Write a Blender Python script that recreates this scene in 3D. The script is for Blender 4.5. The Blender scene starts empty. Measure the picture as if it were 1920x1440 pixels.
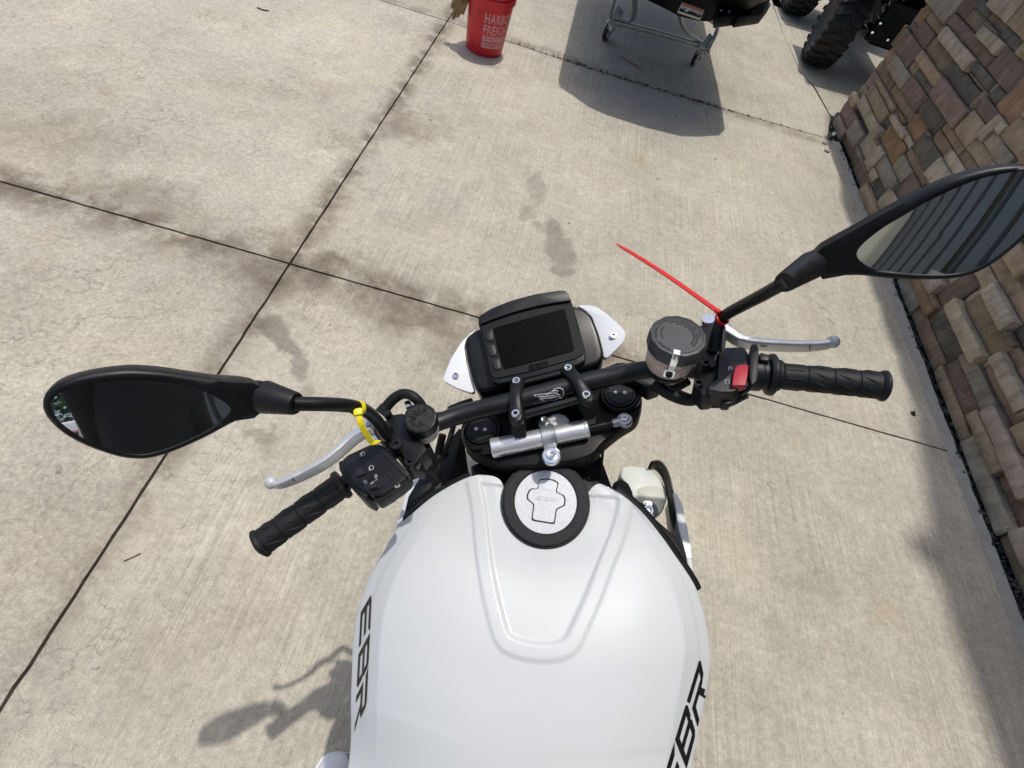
import bpy, bmesh, math, random
import numpy as np
from mathutils import Vector, Matrix, noise
from mathutils.bvhtree import BVHTree
R = math.radians
rng = random.Random(7)
scn = bpy.context.scene
COL = scn.collection
V3 = lambda *a: np.array(a, float)

# ------------------------------------------------------------------ camera, sky, sun, exposure
H, F = 1.60, 950.0
W = np.array([[0.961119, 0.172399, 0.215705], [0.264929, -0.795978, -0.544272], [0.077865, 0.580257, -0.810703]])
EYE = V3(0, 0, H)
cam = bpy.data.cameras.new('camera'); camo = bpy.data.objects.new('camera', cam); COL.objects.link(camo)
cam.sensor_width = 36; cam.lens = F / 1920 * 36; cam.clip_end = 500; cam.clip_start = 0.02
camo.matrix_world = Matrix(((W[0][0], -W[1][0], -W[2][0], 0), (W[0][1], -W[1][1], -W[2][1], 0), (W[0][2], -W[1][2], -W[2][2], H), (0, 0, 0, 1)))
scn.camera = camo
SUN = V3(0.05, 0.235, 1.0); SUN /= np.linalg.norm(SUN)
wd = bpy.data.worlds.new('World'); scn.world = wd; wd.use_nodes = True
nt = wd.node_tree; bg = nt.nodes['Background']; sky = nt.nodes.new('ShaderNodeTexSky')
sky.sky_type = 'NISHITA'; sky.sun_disc = False; sky.sun_elevation = math.asin(SUN[2]); sky.sun_rotation = math.atan2(SUN[0], SUN[1])
sky.dust_density = 3.2; sky.air_density = .9; sky.ozone_density = 1.0
nt.links.new(sky.outputs[0], bg.inputs[0]); bg.inputs[1].default_value = 0.15
sun = bpy.data.lights.new('sun', 'SUN'); sun.energy = 2.6; sun.angle = R(0.8); sun.color = (1.0, 0.965, 0.905)
suno = bpy.data.objects.new('sun', sun); COL.objects.link(suno)
suno.rotation_mode = 'QUATERNION'; suno.rotation_quaternion = Vector(SUN).to_track_quat('Z', 'Y'); suno.location = (2, 4, 12)
scn.view_settings.view_transform = 'Standard'; scn.view_settings.look = 'None'
scn.view_settings.exposure = 0.03; scn.view_settings.gamma = 1.0; scn.view_settings.use_curve_mapping = False
scn.cycles.max_bounces = 8; scn.cycles.use_denoising = True

# ------------------------------------------------------------------ surveying: sight lines of the photograph cut with real planes
def ray(px, py): return W.T @ np.array([(px - 960) / F, (py - 720) / F, 1.0])
def cut(px, py, P, n):
    d = ray(px, py); n = np.asarray(n, float); return EYE + d * (((np.asarray(P, float) - EYE) @ n) / (d @ n))
def G(px, py, z=0.0): return cut(px, py, (0, 0, z), (0, 0, 1))
lean, yaw = R(12), R(-3)
KF = V3(math.sin(yaw), math.cos(yaw), 0); KRh = V3(math.cos(yaw), -math.sin(yaw), 0)
KU = V3(0, 0, 1) * math.cos(lean) - KRh * math.sin(lean); KR = np.cross(KF, KU)
KO = EYE - (H / math.cos(lean)) * KU                                    # tyre line on the ground
KB = np.c_[KR, KF, KU]
def kw(r, f, h): return KO + KB @ V3(r, f, h)
def K(px, py, h): return cut(px, py, KO + KU * h, KU)
ST = V3(0.10937641, 0.42590515, 1.00908073)
SR = np.array([[0.86609, -0.32925, -0.37615], [0.36068, 0.93258, 0.01417], [0.34613, -0.14794, 0.92645]])
SX, SY, SZ = SR[:, 0], SR[:, 1], SR[:, 2]
def sw(x, y, z): return ST + SR @ V3(x, y, z)
def S(px, py, z): return cut(px, py, ST + SZ * z, SZ)
SA = KB @ V3(0, -0.37, 0.93); SA /= np.linalg.norm(SA)

# ------------------------------------------------------------------ materials
def mat(name):
    m = bpy.data.materials.new(name); m.use_nodes = True
    return m, m.node_tree, m.node_tree.nodes['Principled BSDF']
def nd(t, typ, **kw_):
    n = t.nodes.new(typ)
    for k, v in kw_.items(): setattr(n, k, v)
    return n
def simple(name, col, rough=0.5, metal=0.0, coat=0.0, bump=0.0, bscale=300.0, var=0.0, vscale=20.0, spec=0.5, trans=0.0, sss=0.0, rvar=0.0):
    m, t, b = mat(name)
    b.inputs['Base Color'].default_value = (*col, 1); b.inputs['Roughness'].default_value = rough; b.inputs['Metallic'].default_value = metal
    b.inputs['Coat Weight'].default_value = coat; b.inputs['Coat Roughness'].default_value = 0.05; b.inputs['Specular IOR Level'].default_value = spec
    b.inputs['Transmission Weight'].default_value = trans
    if sss: b.inputs['Subsurface Weight'].default_value = sss; b.inputs['Subsurface Radius'].default_value = (.02, .018, .012)
    geo = nd(t, 'ShaderNodeNewGeometry')
    if bump:
        n = nd(t, 'ShaderNodeTexNoise'); n.inputs['Scale'].default_value = bscale; n.inputs['Detail'].default_value = 3
        t.links.new(geo.outputs['Position'], n.inputs['Vector'])
        bp = nd(t, 'ShaderNodeBump'); bp.inputs['Strength'].default_value = bump; bp.inputs['Distance'].default_value = 0.002
        t.links.new(n.outputs[0], bp.inputs['Height']); t.links.new(bp.outputs[0], b.inputs['Normal'])
    if var or rvar:
        n = nd(t, 'ShaderNodeTexNoise'); n.inputs['Scale'].default_value = vscale; n.inputs['Detail'].default_value = 6; n.inputs['Roughness'].default_value = 0.65
        t.links.new(geo.outputs['Position'], n.inputs['Vector'])
        if var:
            r = nd(t, 'ShaderNodeMapRange'); r.inputs[1].default_value = 0.3; r.inputs[2].default_value = 0.7; r.inputs[3].default_value = 1 - var; r.inputs[4].default_value = 1 + var
            t.links.new(n.outputs[0], r.inputs[0])
            x = nd(t, 'ShaderNodeVectorMath', operation='SCALE'); x.inputs[0].default_value = col; t.links.new(r.outputs[0], x.inputs['Scale'])
            t.links.new(x.outputs[0], b.inputs['Base Color'])
        if rvar:
            r = nd(t, 'ShaderNodeMapRange'); r.inputs[1].default_value = 0.3; r.inputs[2].default_value = 0.7; r.inputs[3].default_value = max(0.02, rough - rvar); r.inputs[4].default_value = rough + rvar
            t.links.new(n.outputs[0], r.inputs[0]); t.links.new(r.outputs[0], b.inputs['Roughness'])
    return m
M = {}
M['white'] = simple('white_paint', (.590, .612, .616), .38, coat=.16, spec=.28, rvar=.03, vscale=9)
M['black'] = simple('black_plastic', (.0070, .0072, .0080), .45, spec=.36, bump=.05, bscale=900, var=.25, vscale=30, rvar=.1)
M['satin'] = simple('black_satin_metal', (.0065, .0067, .0075), .38, spec=.38, bump=.05, bscale=700, var=.2, vscale=40, rvar=.08)
M['deep'] = simple('black_frame', (.0035, .0037, .0048), .5, spec=.25, bump=.06, bscale=500, rvar=.08)
M['rubber'] = simple('black_rubber', (.0078, .008, .0088), .58, spec=.36, bump=.15, bscale=1100, var=.25, vscale=60)
M['lid'] = simple('worn_lid_plastic', (.048, .049, .052), .5, bump=.05, bscale=900, var=.12, vscale=50)
M['grey'] = simple('dark_grey_plastic', (.015, .0157, .017), .45, spec=.38, bump=.05, bscale=1200, var=.15, vscale=50)
M['ring'] = simple('grained_black', (.022, .022, .0235), .6, bump=.6, bscale=1500, var=.3, vscale=400)
M['silver'] = simple('silver_anodised', (.58, .59, .61), .5, metal=.25, bump=.1, bscale=1600, var=.10, vscale=260)
M['alu'] = simple('polished_aluminium', (.88, .885, .885), .25, metal=1.0, rvar=.06, vscale=60)
M['damper'] = simple('bright_aluminium', (.84, .84, .83), .3, metal=.75, rvar=.05, vscale=60)
M['lever'] = simple('satin_lever', (.70, .70, .69), .42, metal=.65, rvar=.06, vscale=60)
M['wing'] = simple('white_wing_paint', (.74, .76, .77), .3, coat=.35, spec=.35)
M['chrome'] = simple('bright_steel', (.85, .86, .88), .12, metal=1.0)
M['steel'] = simple('bolt_steel', (.62, .63, .65), .28, metal=1.0, var=.1, vscale=200)
M['mirror'] = simple('mirror_glass', (.80, .82, .84), .02, metal=1.0)
M['screen'] = simple('screen_glass', (.0015, .0015, .002), .22, spec=.10)
M['bottle'] = simple('milky_plastic', (.62, .65, .585), .35, sss=.25, var=.06, vscale=14)
M['amber'] = simple('clear_tan_plastic', (.62, .49, .41), .22, sss=.3, var=.08, vscale=30, coat=.3)
M['red'] = simple('red_switch', (.42, .018, .035), .4, bump=.1, bscale=900)
M['redtie'] = simple('red_nylon', (.66, .016, .011), .38, var=.12, vscale=40)
M['yellow'] = simple('yellow_nylon', (.86, .72, .012), .42, sss=.1, var=.06, vscale=40)
M['ink'] = simple('decal_ink', (.010, .010, .012), .35)
M['print'] = simple('pale_print', (.55, .55, .55), .5)
M['capprint'] = simple('dark_print', (.008, .008, .009), .5)
M['galv'] = simple('galvanised_steel', (.42, .45, .47), .38, metal=.75, var=.22, vscale=35, rvar=.1)
M['bucket'] = simple('red_plastic', (.60, .011, .022), .38, var=.2, vscale=14, rvar=.12)
M['bprint'] = simple('worn_white_print', (.66, .34, .36), .5, var=.28, vscale=70)
M['leather'] = simple('tan_leather', (.28, .20, .10), .75, bump=.4, bscale=160, var=.35, vscale=24)
M['tyre'] = simple('tyre_rubber', (.014, .014, .014), .7, bump=.3, bscale=150, var=.35, vscale=40)
M['blue'] = simple('dark_blue_plastic', (.012, .016, .05), .35)
M['label_white'] = simple('label_white', (.62, .60, .54), .5)
M['label_orange'] = simple('label_orange', (.55, .20, .07), .5)
M['shirt'] = simple('black_cloth', (.006, .006, .007), .9, bump=.3, bscale=200)
M['denim'] = simple('dark_denim', (.03, .035, .05), .9, bump=.4, bscale=400)
M['skin'] = simple('skin', (.55, .34, .25), .5, sss=.1)
M['hair'] = simple('dark_hair', (.02, .015, .01), .6)
M['shoe'] = simple('white_leather', (.72, .72, .76), .5, bump=.3, bscale=120)
M['stitch'] = simple('blue_thread', (.05, .06, .14), .7)
M['siding_dark'] = simple('charcoal_siding', (.085, .094, .098), .42, var=.06, vscale=3)
M['siding_beige'] = simple('beige_siding', (.60, .58, .46), .45, var=.06, vscale=3)
M['carred'] = simple('red_car_paint', (.25, .012, .02), .2, coat=.6)
M['carwhite'] = simple('white_car_paint', (.7, .7, .7), .2, coat=.6)
M['glass'] = simple('tinted_glass', (.02, .025, .03), .05)
M['leaf'] = simple('leaf_green', (.035, .075, .02), .6, var=.5, vscale=2)
M['bark'] = simple('bark', (.10, .075, .05), .9, var=.4, vscale=12)
M['dirt'] = simple('dry_dirt', (.11, .072, .05), .95, var=.5, vscale=90)
M['pebble'] = simple('pale_pebble', (.45, .42, .36), .8, var=.25, vscale=30)
M['aggregate'] = simple('black_aggregate', (.050, .050, .047), .5, var=.8, vscale=60, bump=.5, bscale=140)
M['mortar'] = simple('mortar', (.34, .33, .295), .9, bump=.4, bscale=120, var=.14, vscale=16)
M['wire'] = simple('grey_cable', (.10, .10, .105), .5)
M['pipe'] = simple('white_pvc', (.75, .74, .70), .4)

def concrete():
    m, t, b = mat('broomed_concrete'); L = t.links.new
    geo = nd(t, 'ShaderNodeNewGeometry'); P = geo.outputs['Position']
    def noise_(scale, detail=4, rough=.6, vec=P, stretch=None, out=0):
        if stretch:
            mp = nd(t, 'ShaderNodeVectorMath', operation='MULTIPLY'); L(vec, mp.inputs[0]); mp.inputs[1].default_value = stretch; vec = mp.outputs[0]
        n = nd(t, 'ShaderNodeTexNoise'); n.inputs['Scale'].default_value = scale; n.inputs['Detail'].default_value = detail; n.inputs['Roughness'].default_value = rough
        L(vec, n.inputs['Vector']); return n.outputs[out]
    def mr(v, a, c, lo=0., hi=1., smooth=True):
        r = nd(t, 'ShaderNodeMapRange'); r.interpolation_type = 'SMOOTHSTEP' if smooth else 'LINEAR'
        L(v, r.inputs[0])
        for i, x in enumerate((a, c, lo, hi)): r.inputs[i + 1].default_value = x
        return r.outputs[0]
    def ma(op, a, c=None):
        n = nd(t, 'ShaderNodeMath', operation=op)
        for i, x in enumerate((a, c)):
            if x is None: continue
            if isinstance(x, (int, float)): n.inputs[i].default_value = x
            else: L(x, n.inputs[i])
        return n.outputs[0]
    sep = nd(t, 'ShaderNodeSeparateXYZ'); L(P, sep.inputs[0]); X, Y = sep.outputs[0], sep.outputs[1]
    big = noise_(1.1, 5, .62); mid = noise_(6.5, 6, .68); fine = noise_(75, 5, .75); vfine = noise_(260, 3, .7)
    # value
    val = ma('ADD', mr(big, .3, .7, .88, 1.10, False), mr(mid, .25, .75, -.09, .09, False))
    rough_side = mr(X, -.86, -.82, 1.0, .62, False)                   # the left bays are coarser
    val = ma('ADD', val, ma('MULTIPLY', mr(fine, .3, .7, -.20, .18, False), rough_side))
    oi = nd(t, 'ShaderNodeObjectInfo'); val = ma('ADD', val, mr(oi.outputs['Random'], 0, 1, -.05, .05, False)); val = ma('SUBTRACT', val, ma('MULTIPLY', mr(Y, 4.0, 4.1, 0, .10), mr(X, -.9, -.8, 0, 1)))
    val = ma('ADD', val, mr(vfine, .3, .7, -.14, .13, False))
    val = ma('ADD', val, mr(noise_(32, 4, .65), .3, .7, -.10, .09, False))
    ticks = noise_(1.0, 2, .5, stretch=(150, 40, 1)); val = ma('SUBTRACT', val, ma('MULTIPLY', mr(ticks, .64,   .76, 0, .26), mr(noise_(2.6, 3), .35, .6, .3, 1)))
    # broom drag lines along Y
    broom = noise_(1.0, 3, .6, stretch=(150, 1.7, 1)); bm_ = mr(broom, .35, .68, -.10, .09, False)
    bmask = ma('MULTIPLY', mr(X, -.9, -.6, .12, 1.), mr(noise_(1.7, 3), .32, .6, .35, 1.))
    val = ma('ADD', val, ma('MULTIPLY', bm_, bmask))
    # dark pits
    pits = noise_(150, 2, .5); val = ma('SUBTRACT', val, mr(pits, .66, .76, 0, .42))
    # pale sand grains
    grains = noise_(190, 1, .5, stretch=(1, 1, 1.7)); val = ma('ADD', val, mr(grains, .70, .78, 0, .22))
    # hairline cracks
    wob = nd(t, 'ShaderNodeTexNoise'); wob.inputs['Scale'].default_value = 9; wob.inputs['Detail'].default_value = 5; L(P, wob.inputs['Vector'])
    wv = nd(t, 'ShaderNodeVectorMath', operation='SCALE'); L(wob.outputs[1], wv.inputs[0]); wv.inputs['Scale'].default_value =   .28
    wa = nd(t, 'ShaderNodeVectorMath', operation='ADD'); L(P, wa.inputs[0]); L(wv.outputs[0], wa.inputs[1])
    vo = nd(t, 'ShaderNodeTexVoronoi', feature='DISTANCE_TO_EDGE'); vo.inputs['Scale'].default_value = 1.5; L(wa.outputs[0], vo.inputs['Vector'])
    crack = ma('MULTIPLY', mr(vo.outputs['Distance'], .0, .005, .30, 0), mr(noise_(1.9, 2, .5, stretch=(1, 1, 3)), .55, .62))
    val = ma('SUBTRACT', val, crack)
    vo2 = nd(t, 'ShaderNodeTexVoronoi', feature='DISTANCE_TO_EDGE'); vo2.inputs['Scale'].default_value = 7; L(wa.outputs[0], vo2.inputs['Vector'])
    val = ma('SUBTRACT', val, ma('MULTIPLY', mr(vo2.outputs['Distance'], .0, .03, .22, 0), ma('MULTIPLY', mr(X, -.75, -.2, 1, 0), mr(noise_(3.1, 3), .48, .6))))
    # grime along the sawn joints and blotches of dirt
    dn = noise_(7.5, 6, .72); d1 = noise_(2.3, 4, .6)
    def joint(coord, at, wide):
        d = ma('ABSOLUTE', ma('SUBTRACT', coord, at)); return mr(d, 0, wide, 1, 0)
    jb = ma('MULTIPLY', joint(Y, 1.43, .20), mr(X, .5, .9, 1, .15)); ja = ma('MULTIPLY', joint(X, -.838, .12), mr(Y, -.3, .9, .35, 1.)); jc = ma('MULTIPLY', joint(Y, 4.06, .10), .6)
    jj = ma('MAXIMUM', jb, ma('MAXIMUM', ja, jc))
    grime = ma('MULTIPLY', ma('MULTIPLY', jj, mr(dn, .30, .60)), mr(d1, .34, .54, .25, 1.))
    # blots: (x, y, rx, ry, angle, weight)
    blots = [(-.82, 1.38, .30, .22, 0, 1.0), (-.72, 1.52, .20, .10, 0, .9), (-.30, 1.36, .50, .17, -.08, .92), (-.02, 1.22, .35, .14, .0, .6), (-1.55, 1.50, .50, .20, .0, .62), (-2.0, 1.75, .4, .3, .2, .55), (-.72, 2.62, .24, .16, .5, .75), (-.95, 2.3, .2, .1, .2, .4),
             (-2.3, 2.0, .55, .30, .3, .30), (-1.25, 2.55, .55, .40, .2, .26), (-.95, .3, .40, .30, .9, .30), (-.55, .1, .30, .2, .5, .25),
             (-.86, 2.15, .12, .12, 0, .35), (-.62, .66, .14, .05, -.9, .5), (.05, .95, .3, .2, 0, .2), (-1.7, .9, .3, .25, 0, .2), (1.3, .55, .35, .1, 1.2, .16), (.7, 5.0, .45, .5, 0, .22), (-.85, 3.6, .12, .3, 0, .3)]
    wv2 = nd(t, 'ShaderNodeTexNoise'); wv2.inputs['Scale'].default_value = 5; wv2.inputs['Detail'].default_value = 6; wv2.inputs['Roughness'].default_value = .7; L(P, wv2.inputs['Vector'])
    ws = nd(t, 'ShaderNodeVectorMath', operation='SUBTRACT'); L(wv2.outputs[1], ws.inputs[0]); ws.inputs[1].default_value = (.5, .5, .5)
    def warped(k):
        a = nd(t, 'ShaderNodeVectorMath', operation='SCALE'); L(ws.outputs[0], a.inputs[0]); a.inputs['Scale'].default_value = k
        c = nd(t, 'ShaderNodeVectorMath', operation='ADD'); L(P, c.inputs[0]); L(a.outputs[0], c.inputs[1]); return c.outputs[0]
    wp = warped(.55); wp2 = warped(.16)
    def blot(vec, cx, cy, rx, ry, ang, lo, hi):
        mp = nd(t, 'ShaderNodeMapping', vector_type='TEXTURE'); L(vec, mp.inputs[0])
        mp.inputs['Location'].default_value = (cx, cy, 0); mp.inputs['Rotation'].default_value = (0, 0, ang); mp.inputs['Scale'].default_value = (rx, ry, 1e3)
        ln = nd(t, 'ShaderNodeVectorMath', operation='LENGTH'); L(mp.outputs[0], ln.inputs[0]); return mr(ln.outputs['Value'], lo, hi, 1, 0)
    for (cx, cy, rx, ry, an, wgt) in blots:
        grime = ma('MAXIMUM', grime, ma('MULTIPLY', ma('MULTIPLY', blot(wp, cx, cy, rx, ry, an, .1, 1.25), mr(dn, .28, .60, .52, 1)), wgt))
    # oil drips with a sharp rim
    oil = None
    for (cx, cy, rx, ry, an, wgt) in [(.06, 2.42, .055, .17, .1, .55), (.05, 2.20, .045, .09, -.1, .55), (.19, 2.14, .055, .10, .25, .85), (.245, 1.99, .085, .13, .35, .85), (.27, 1.86, .07, .06, .2, .8), (.12, 2.12, .05, .05, 0, .5),
                                      (-.765, 1.10, .085, .050, -.35, 1.0), (-.685, 1.035, .10, .040, -.6, 1.0), (-.61, .965, .06, .028, -.85, .9), (-.55, .88, .03, .05, -.2, .5), (-.42, 3.60, .05, .035, 0, .5)]:
        o = ma('MULTIPLY', blot(wp2, cx, cy, rx, ry, an, .60, 1.12), wgt); oil = o if oil is None else ma('MAXIMUM', oil, o)
    # colour
    ramp = nd(t, 'ShaderNodeValToRGB'); e = ramp.color_ramp.elements
    e[0].position = .35; e[0].color = (.163, .149, .118, 1); e[1].position = 1.35 / 1.4; e[1].color = (.68, .636, .522, 1)
    x = e.new(.70); x.color = (.432, .400, .324, 1)
    L(ma('DIVIDE', val, 1.4), ramp.inputs[0])
    def mix(fac, a, col, typ='MIX'):
        n = nd(t, 'ShaderNodeMix', data_type='RGBA', blend_type=typ); L(fac, n.inputs[0]); L(a, n.inputs[6]); n.inputs[7].default_value = (*col, 1); return n.outputs[2]
    c = mix(mr(noise_(2.1, 4), .45, .7, 0, .5), ramp.outputs[0], (1.03, .99, .90), 'MULTIPLY')
    c = mix(ma('MULTIPLY', mr(noise_(5.2, 3, .5, stretch=(1, 1, 2.2)), .62, .74), .20), c, (.50, .33, .20))      # faint rust bloom
    c = mix(ma('MULTIPLY', blot(wp2, .52, 4.33, .16, .045, -.45, .1, 1.1), .75), c, (.20, .075, .04))
    c = mix(ma('MULTIPLY', blot(wp2, .62, 3.05, .05, .12, 0, .1, 1.1), .35), c, (.42, .25, .13))
    c = mix(ma('MULTIPLY', grime, .88), c, (.120, .094, .064))
    c = mix(ma('MULTIPLY', oil, .58), c, (.115, .10, .083))
    L(c, b.inputs['Base Color'])
    b.inputs['Roughness'].default_value = .88; b.inputs['Specular IOR Level'].default_value = .3
    bp = nd(t, 'ShaderNodeBump'); bp.inputs['Strength'].default_value = .55; bp.inputs['Distance'].default_value = .004; L(val, bp.inputs['Height']); L(bp.outputs[0], b.inputs['Normal'])
    return m
M['concrete'] = concrete()

def stone_mat():
    m, t, b = mat('ledge_stone'); L = t.links.new
    oi = nd(t, 'ShaderNodeObjectInfo'); geo = nd(t, 'ShaderNodeNewGeometry')
    off = nd(t, 'ShaderNodeVectorMath', operation='SCALE'); off.inputs[0].default_value = (31, 17, 23); L(oi.outputs['Random'], off.inputs['Scale'])
    add = nd(t, 'ShaderNodeVectorMath', operation='ADD'); L(geo.outputs['Position'], add.inputs[0]); L(off.outputs[0], add.inputs[1])
    def noise_(scale, d, r, stretch=None):
        v = add.outputs[0]
        if stretch:
            s = nd(t, 'ShaderNodeVectorMath', operation='MULTIPLY'); L(v, s.inputs[0]); s.inputs[1].default_value = stretch; v = s.outputs[0]
        n = nd(t, 'ShaderNodeTexNoise'); n.inputs['Scale'].default_value = scale; n.inputs['Detail'].default_value = d; n.inputs['Roughness'].default_value = r; L(v, n.inputs['Vector']); return n.outputs[0]
    a = noise_(11, 5, .65); c = noise_(10, 5, .7, (1, 3.2, .8)); f = noise_(140, 4, .7)
    def mr(v, lo, hi, o0, o1):
        r = nd(t, 'ShaderNodeMapRange'); L(v, r.inputs[0])
        for i, x in enumerate((lo, hi, o0, o1)): r.inputs[i + 1].default_value = x
        return r.outputs[0]
    def mul(x, y):
        n = nd(t, 'ShaderNodeMath', operation='MULTIPLY'); L(x, n.inputs[0]); L(y, n.inputs[1]); return n.outputs[0]
    k = mul(mul(mr(a, .3, .7, .70, 1.28), mr(c, .3, .7, .70, 1.30)), mr(f, .3, .7, .85, 1.13))
    sc = nd(t, 'ShaderNodeVectorMath', operation='SCALE'); L(oi.outputs['Color'], sc.inputs[0]); L(k, sc.inputs['Scale'])
    mx = nd(t, 'ShaderNodeMix', data_type='RGBA'); L(mr(c, .52, .72, 0, .42), mx.inputs[0]); L(sc.outputs[0], mx.inputs[6])
    r2 = nd(t, 'ShaderNodeValToRGB'); e = r2.color_ramp.elements; e[0].color = (.30, .20, .11, 1); e[1].color = (.22, .20, .175, 1); x = e.new(.5); x.color = (.13, .10, .09, 1)
    L(oi.outputs['Random'], r2.inputs[0]); L(r2.outputs[0], mx.inputs[7]); L(mx.outputs[2], b.inputs['Base Color'])
    b.inputs['Roughness'].default_value = .85
    bp = nd(t, 'ShaderNodeBump'); bp.inputs['Strength'].default_value = .8; bp.inputs['Distance'].default_value = .012
    s2 = nd(t, 'ShaderNodeMath', operation='MULTIPLY_ADD'); L(c, s2.inputs[0]); s2.inputs[1].default_value = 1.6; L(mul(f, mr(a, 0, 1, .5, .5)), s2.inputs[2])
    L(s2.outputs[0], bp.inputs['Height']); L(bp.outputs[0], b.inputs['Normal'])
    return m
M['stone'] = stone_mat()

# ------------------------------------------------------------------ geometry helpers
class MB:
    def __init__(s): s.v = []; s.f = []
    def add(s, vf):
        o = len(s.v); s.v += [tuple(map(float, p)) for p in vf[0]]; s.f += [tuple(i + o for i in q) for q in vf[1]]; return s
    def build(s, name, m, parent=None, **k): return obj(name, (s.v, s.f), m, parent, **k)
def obj(name, vf, m, parent=None, bevel=0, seg=2, angle=38, smooth=True, recalc=True, bevang=30):
    bm = bmesh.new()
    vs = [bm.verts.new(tuple(map(float, p))) for p in vf[0]]
    for q in vf[1]:
        try: bm.faces.new([vs[i] for i in q])
        except ValueError: pass
    if recalc: bmesh.ops.recalc_face_normals(bm, faces=bm.faces)
    if bevel:
        ed = [e for e in bm.edges if len(e.link_faces) == 2 and e.calc_face_angle(0) > R(bevang)]
        bmesh.ops.bevel(bm, geom=ed, offset=bevel, segments=seg, profile=.5, affect='EDGES', clamp_overlap=True)
    me = bpy.data.meshes.new(name); bm.to_mesh(me); bm.free()
    if smooth:
        me.shade_smooth(); me.set_sharp_from_angle(angle=R(angle))
    me.materials.append(m)
    o = bpy.data.objects.new(name, me); COL.objects.link(o)
    if parent: adopt(o, parent)
    return o
def adopt(o, parent):
    o.parent = parent
    if parent.type == 'EMPTY': o.matrix_parent_inverse = Matrix.Translation(-parent.location)
def thing(name, loc, label, cat, group=None):
    o = bpy.data.objects.new(name, None); COL.objects.link(o); o.location = tuple(map(float, loc)); o.empty_display_size = .1
    o['label'] = label; o['category'] = cat
    if group: o['group'] = group
    return o
def tag(o, label, cat, group=None):
    o['label'] = label; o['category'] = cat
    if group: o['group'] = group
    return o
def crom(pts, n=8, closed=False):
    P = [np.asarray(p, float) for p in pts]; out = []
    N = len(P); rngN = N if closed else N - 1
    for i in range(rngN):
        p1, p2 = P[i], P[(i + 1) % N]
        p0 = P[i - 1] if (i > 0 or closed) else 2 * p1 - p2
        p3 = P[(i + 2) % N] if (i + 2 < N or closed) else 2 * p2 - p1
        for j in range(n):
            t = j / n; out.append(.5 * ((2 * p1) + (-p0 + p2) * t + (2 * p0 - 5 * p1 + 4 * p2 - p3) * t * t + (-p0 + 3 * p1 - 3 * p2 + p3) * t ** 3))
    if not closed: out.append(P[-1])
    return out
def frames(pts, up=None):
    pts = [np.asarray(p, float) for p in pts]; T = []
    for i in range(len(pts)):
        d = pts[min(i + 1, len(pts) - 1)] - pts[max(i - 1, 0)]; T.append(d / (np.linalg.norm(d) + 1e-12))
    out = []
    if up is None:
        a = V3(0, 0, 1) if abs(T[0][2]) < .9 else V3(1, 0, 0)
        n = a - T[0] * (a @ T[0]); n /= np.linalg.norm(n)
        for t in T:
            n = n - t * (n @ t); n /= np.linalg.norm(n); out.append((n, np.cross(t, n)))
    else:
        for t in T:
            n = np.asarray(up, float) - t * (np.asarray(up) @ t); n /= np.linalg.norm(n); out.append((n, np.cross(t, n)))
    return T, out
def tube(pts, rad, n=14, spl=0, caps=True, up=None, asp=1.0, power=1.0):
    """swept round (or super-elliptic) bar; rad: number, list, or list of (half width, half height)"""
    if not hasattr(rad, '__len__'): rad = [rad] * len(pts)
    rad = [np.array(r if hasattr(r, '__len__') else (r * asp, r), float) for r in rad]
    if spl:
        q = crom([np.r_[p, r] for p, r in zip(pts, rad)], spl); pts = [x[:3] for x in q]; rad = [x[3:] for x in q]
    T, fr = frames(pts, up); v = []; f = []
    for p, (nn, bb), r in zip(pts, fr, rad):
        for k in range(n):
            a = 2 * math.pi * k / n; c, s_ = math.cos(a), math.sin(a)
            c = math.copysign(abs(c) ** power, c); s_ = math.copysign(abs(s_) ** power, s_)
            v.append(np.asarray(p) + bb * c * r[0] + nn * s_ * r[1])
    for i in range(len(pts) - 1):
        for k in range(n): f.append((i * n + k, i * n + (k + 1) % n, (i + 1) * n + (k + 1) % n, (i + 1) * n + k))
    if caps: f.append(tuple(range(n))[::-1]); f.append(tuple(range((len(pts) - 1) * n, len(pts) * n)))
    return v, f
def lathe(prof, c, axis, n=40, wob=None):
    """prof: (radius, height) pairs along axis from c"""
    axis = np.asarray(axis, float); axis = axis / np.linalg.norm(axis)
    a = V3(0, 1, 0) if abs(axis[1]) < .9 else V3(1, 0, 0)
    x = a - axis * (a @ axis); x /= np.linalg.norm(x); y = np.cross(axis, x); v = []; f = []
    for i, (r, h) in enumerate(prof):
        for k in range(n):
            t = 2 * math.pi * k / n; rr = r * (wob(t, i) if wob else 1)
            v.append(np.asarray(c) + axis * h + (x * math.cos(t) + y * math.sin(t)) * rr)
    for i in range(len(prof) - 1):
        for k in range(n): f.append((i * n + k, i * n + (k + 1) % n, (i + 1) * n + (k + 1) % n, (i + 1) * n + k))
    if prof[0][0] > 1e-5: f.append(tuple(range(n))[::-1])
    if prof[-1][0] > 1e-5: f.append(tuple(range((len(prof) - 1) * n, len(prof) * n)))
    return v, f
def prism(top, vec):
    n = len(top); vec = np.asarray(vec, float)
    v = [np.asarray(p, float) for p in top] + [np.asarray(p, float) + vec for p in top]
    return v, [tuple(range(n)), tuple(range(n, 2 * n))[::-1]] + [(i, (i + 1) % n, (i + 1) % n + n, i + n) for i in range(n)]
def box(c, sx, sy, sz, A=np.eye(3)):
    c = np.asarray(c, float); v = [c + A @ V3(x * sx / 2, y * sy / 2, z * sz / 2) for x in (-1, 1) for y in (-1, 1) for z in (-1, 1)]
    return v, [(0, 1, 3, 2), (4, 6, 7, 5), (0, 4, 5, 1), (2, 3, 7, 6), (0, 2, 6, 4), (1, 5, 7, 3)]
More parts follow.
